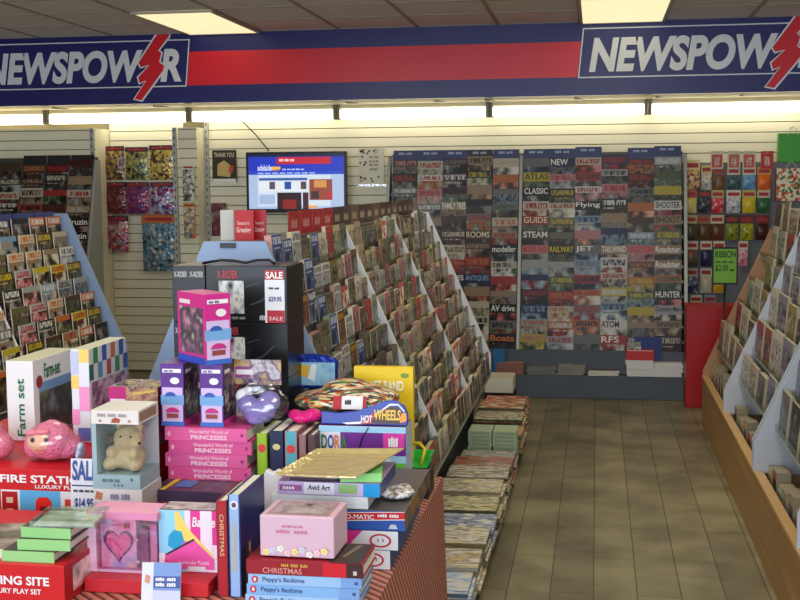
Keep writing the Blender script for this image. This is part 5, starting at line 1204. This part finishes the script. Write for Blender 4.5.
# the straw bag rests on the books and this carton: support level is the books' tops
t2 = empty('party_bag', 'shiny blue foil party pack with a pale picture, behind the craft sticks', 'party pack', (on(313, 3.44), 3.445, TZ + .2705))
bg = [(-.08, 0), (.07, 0), (.075, .085), (.05, .098), (.0, .104), (-.05, .1), (-.082, .085)]
MB().prism(bg, 1, -.012, .012).build('foil_bag', mat((24, 50, 150), .22, .3, bump=.8, bscale=30), t2, .006)
art(t2, Face((-.08, -.0125, 0), (1, 0, 0), (0, 0, 1), .155, .104), [(picture([(120, 180, 220), (160, 205, 230), (90, 140, 190)], 16, .2), (.22, .1, .95, .76)), (mat((226, 180, 60), .3), [(.2, .4), (.42, .32), (.46, .66), (.24, .7)]), (mat((236, 240, 244), .25), [(.42, .3), (.55, .2), (.6, .7), (.5, .72)])], 'picture_print')

# ---- farm set, patchwork box, magenta box
Y = 3.155
FW = mat((226, 228, 232), .4)
a, b = on(7, Y), on(34, Y); zf = TZ + .1515; h = .230
FARM = picture([(70, 80, 60), (110, 120, 90), (60, 50, 50), (150, 160, 170)], 8, .35, 4)
o, fc = carton('farm_set_box', 'white farm set box standing behind the pink plush toys', 'toy box', b - a, .275, h, ((a + b) / 2, Y + .1375, zf), 0, [FW, FW, FW, FW, mat((214, 214, 180), .4)])
FG = mat((24, 110, 60), .45)
text(o, fc['front'], 'Farm set', (.36, .06, .66, .78), FG, .015, 0, True); text(o, fc['right'], 'Farm-set', (.24, .74, .62, .93), FG, .02)
art(o, fc['right'], [(FARM, (.12, 0, .98, .58)), (mat((120, 160, 205), .4), (.12, .58, .98, .70)), (mat((150, 30, 40), .4), [(.13 + .07 * math.cos(q), .72 + .08 * math.sin(q)) for q in [k * PI / 8 for k in range(16)]])])
a, b = on(72, Y), on(90, Y); h = .266
sq = []
o, fc = carton('patchwork_toy_box', 'white toy box with coloured squares between farm set and teddy', 'toy box', b - a, .275, h, ((a + b) / 2, Y + .1375, zf), 0, [mat((222, 226, 236), .4), mat((226, 230, 236), .4), FW, FW, mat((214, 216, 190), .4)])
art(o, fc['front'], [(mat((236, 206, 110), .4), (.46, .86, 1, 1)), (mat((236, 206, 110), .4), (0, .58, .42, .72)), (mat((236, 150, 200), .4), (.42, .34, 1, .6)), (mat((236, 150, 200), .4), (0, .2, .42, .36)), (mat((190, 200, 230), .4), (0, .74, .4, .98)), (mat((90, 110, 190), .4), (.3, .02, 1, .16))])
PC = [(40, 110, 90), (50, 70, 170), (210, 100, 50), (60, 80, 180), (60, 140, 70), (180, 80, 70), (90, 150, 190)]
for i in range(9):
    for j in range(2):
        if (i + j) % 2 == 0: sq.append((mat(PC[(i * 3 + j) % 7], .4), (i / 9, .66 + j * .17, (i + 1) / 9, .66 + (j + 1) * .17)))
art(o, fc['right'], sq + [(picture([(180, 120, 160), (120, 80, 110), (220, 190, 210), (90, 60, 80)], 18, .25), (.05, .05, .98, .64))], 'square_print', .0005)
Y = 3.142; a, b = -1.345, on(158, Y)
o, fc = carton('craft_kit_box', 'magenta craft kit box with a clear glittering top behind the boxed teddy', 'toy box', b - a, .13, .165, ((a + b) / 2, Y + .065, TZ + .1515), 0, [mat((190, 30, 120), .35), mat((120, 40, 90), .35), PNK, PNK, picture([(150, 110, 60), (200, 180, 140), (110, 70, 90), (220, 220, 225)], 22, .15, bump=.5)])
art(o, fc['front'], [(picture([(130, 60, 80), (200, 160, 120), (90, 50, 70), (226, 226, 232)], 26, .2), (.36, .64, 1, 1)), (mat((236, 216, 232), .4), (.04, .70, .34, .79)), (mat((226, 196, 90), .3), [(.5, .86), (.95, .92), (.95, .96), (.5, .9)]), (mat((150, 190, 215), .3), (.42, .66, .56, .76))])
# ---- boxed teddy on its boxes
Y = 2.772; a, b = on(94, Y), on(141, Y); w = b - a; d = .135
o, fc = carton('gift_box', 'plain cream box at the bottom under the two teddy boxes', 'box', w + .006, d, .087, ((a + b) / 2, Y + d / 2, TZ), 0, mat((190, 180, 170), .5))
o, fc = carton('teddy_box', 'closed white teddy box under the windowed teddy box', 'toy box', w + .004, d, .036, ((a + b) / 2 + .002, Y + d / 2, TZ + .0875), 0, [mat((216, 214, 214), .4), mat((186, 190, 190), .4), FW, FW, FW])
text(o, fc['front'], '~2', (.35, .3, .8, .75), mat((130, 130, 160), .5), 0, .2); art(o, fc['front'], [(mat((180, 120, 80), .4), [(.03, .3), (.16, .2), (.2, .7), (.06, .85)])])
zt = TZ + .124; h = .198
t = empty('boxed_teddy', 'cream teddy sitting in a pale blue window box beside the purple boxes', 'teddy bear', ((a + b) / 2, Y + d / 2, zt))
PB_ = mat((150, 182, 190), .4)
bx = MB().box((-w / 2, -d / 2, 0), (w / 2, d / 2, .036)).build('box_base', PB_, t)
art(bx, Face((-w / 2, -d / 2, 0), (1, 0, 0), (0, 0, 1), w, .036), [(mat((90, 110, 120), .4), (.44 + i * .08, .2, .48 + i * .08, .36)) for i in range(3)] + [(mat((80, 90, 110), .4), (.8, .6, .85, .78))])
text(bx, Face((-w / 2, -d / 2, 0), (1, 0, 0), (0, 0, 1), w, .036), '~3', (.2, .5, .6, .75), mat((96, 120, 130), .5), 0, .2)
lid = MB().box((-w / 2, -d / 2, h - .034), (w / 2, d / 2, h)).build('box_lid', mat((224, 222, 216), .4), t)
lf = Face((-w / 2, -d / 2, h - .034), (1, 0, 0), (0, 0, 1), w, .034)
art(lid, lf, [(mat((170, 80, 50), .4), [(.42, .1), (.6, .1), (.62, .36), (.52, .5), (.44, .36)]), (mat((190, 120, 110), .4), (.16, .15, .22, .32)), (mat((190, 120, 110), .4), (.78, .15, .84, .32))]); text(lid, lf, '~3', (.14, .55, .8, .8), mat((160, 150, 150), .5), 0, .2)
art(lid, Face((w / 2, -d / 2, h - .034), (0, 1, 0), (0, 0, 1), d, .034), [(mat((150, 120, 90), .4), (.05, .15, .9, .85))]); 
MB().box((-w / 2, -d / 2, .0365), (-w / 2 + .012, d / 2, h - .0345)).build('box_side', PB_, t)
MB().box((-w / 2 + .0125, d / 2 - .004, .0365), (w / 2, d / 2, h - .0345)).build('box_rear', mat((206, 210, 212), .5), t)
FUR = mat((226, 196, 146), .95, bump=.6, bscale=260)
blob('teddy_body', [((.004, .0, .066), (.046, .040, .030)), ((.010, -.008, .118), (.037, .036, .033)), ((.037, -.026, .108), (.017, .016, .013)), ((-.03, -.028, .056), (.02, .026, .017)), ((.036, -.028, .054), (.018, .026, .017)), ((-.024, -.03, .084), (.016, .02, .018)), ((.034, -.034, .08), (.013, .02, .013)), ((-.016, .004, .146), (.012, .008, .013)), ((.036, .002, .146), (.012, .008, .013))], FUR, t, .0035, .003)
blob('companion_bear', [((-.036, .004, .085), (.013, .013, .02)), ((-.036, .0, .11), (.013, .012, .013)), ((-.045, .0, .122), .005), ((-.027, .0, .122), .005)], mat((120, 80, 54), .9), t, .003)
blob('nose', [((.05, -.036, .111), .0045)], BLACK, t, .0015); blob('eye', [((.030, -.043, .127), .003)], BLACK, t, .0012); blob('eye', [((.004, -.0445, .128), .003)], BLACK, t, .0012)
MB().box((-w / 2 + .0125, -d / 2, .0365), (w / 2 - .001, -d / 2 + .001, h - .0345)).box((w / 2 - .001, -d / 2, .0365), (w / 2, d / 2 - .0045, h - .0345)).build('window', film((244, 247, 248), .045, .06, .1), t)

# ---- pink plush dolls in bags on the fire station box
PINKF = mat((236, 146, 176), 1, spec=.1, bump=1, bscale=120); FACE = mat((238, 206, 170), .8)
def plush(x, y, z, rz, label, face=True):
    t = empty('plush_doll', label, 'plush toy', (x, y, z), rz)
    blob('hood', [((0, 0, .052), (.060, .058, .052)), ((.04, .01, .035), (.036, .045, .034)), ((-.045, .01, .035), (.03, .045, .033)), ((0, .01, .08), (.03, .03, .026))], PINKF, t, .004, .005)
    if face:
        blob('face', [((-.016, -.038, .056), (.037, .024, .031)), ((-.008, -.060, .05), (.006, .005, .005))], FACE, t, .0025)
        for q in (-.032, .004): blob('eye', [((q, -.062, .066), (.0055, .003, .0065))], mat((50, 40, 60), .2), t, .0012)
        MB().tube([(-.026, -.0605, .040), (-.016, -.0628, .036), (-.004, -.0605, .039)], .0012, 6).build('mouth', mat((190, 90, 90), .6), t)
        blob('hair', [((-.036, -.046, .082), (.016, .014, .008)), ((-.008, -.05, .085), (.02, .014, .008))], mat((226, 130, 150), .9), t, .003)
    blob('clear_bag', [((0, 0, .052), (.073, .072, .052)), ((.045, .012, .038), (.042, .054, .038)), ((-.05, .012, .038), (.04, .054, .036))], film((253, 244, 248), .09, .2, .35, 16), t, .006)
zpp = TZ + .1515
plush(on(53, 2.95), 2.945, zpp, .15, 'bagged pink plush doll with a cream face beside the patchwork box')
plush(on(-13, 2.95), 2.94, zpp, -.3, 'bagged plain pink plush toy beside the pink doll with the cream face', False)
# small blue bag of blocks beside the doll
o = blob('toy_bag', [((0, 0, .022), (.012, .03, .022)), ((.0, .005, .032), (.011, .02, .02))], picture([(60, 90, 180), (200, 205, 225), (90, 110, 190)], 40, .25, bump=.4), None, .003); put(o, (on(87, 2.97), 2.93, zpp), .1); tag(o, 'small blue and white toy bag standing beside the pink plush doll', 'toy bag')

# ================================================================== LIGHT AND CAMERA
def area(name, loc, rot, sx, sy, power, color):
    l = bpy.data.lights.new(name, 'AREA'); l.shape = 'RECTANGLE'; l.size, l.size_y, l.energy, l.color = sx, sy, power, color
    o = bpy.data.objects.new(name, l); COL.objects.link(o); o.location = loc; o.rotation_euler = rot
    return o
# daylight through the open shop front behind the viewer
area('shopfront_daylight', (-1.2, YF + .1, 1.7), (PI / 2 + .0, 0, 0), 6, 2.0, 270, (.80, .90, 1.0))
for x, y in ((-.1, 5.8), (-2.5, 5.8), (-2.5, 2.2), (-.1, 2.2)):
    area('unseen_fill_lamp', (x + .3, y, ZC - .03), (0, 0, 0), .56, 1.1, 22, (1, .93, .78))  # unseen area lamps added below those panels to brighten floor and stock
w = bpy.data.worlds.new('daylight'); SC.world = w; w.use_nodes = True
bg_ = w.node_tree.nodes['Background']; bg_.inputs[0].default_value = (.62, .78, 1, 1); bg_.inputs[1].default_value = .9

cam = bpy.data.cameras.new('camera'); co = bpy.data.objects.new('camera', cam); COL.objects.link(co); SC.camera = co
cam.sensor_width = 36; cam.sensor_fit = 'HORIZONTAL'; cam.lens = F / 800 * 36; cam.clip_start = .05; cam.clip_end = 60
co.matrix_world = Matrix.Translation(CAM) @ ROT.to_4x4()
SC.view_settings.view_transform = 'Standard'; SC.view_settings.look = 'None'; SC.view_settings.gamma = 1; SC.view_settings.exposure = 0
SC.view_settings.use_curve_mapping = False
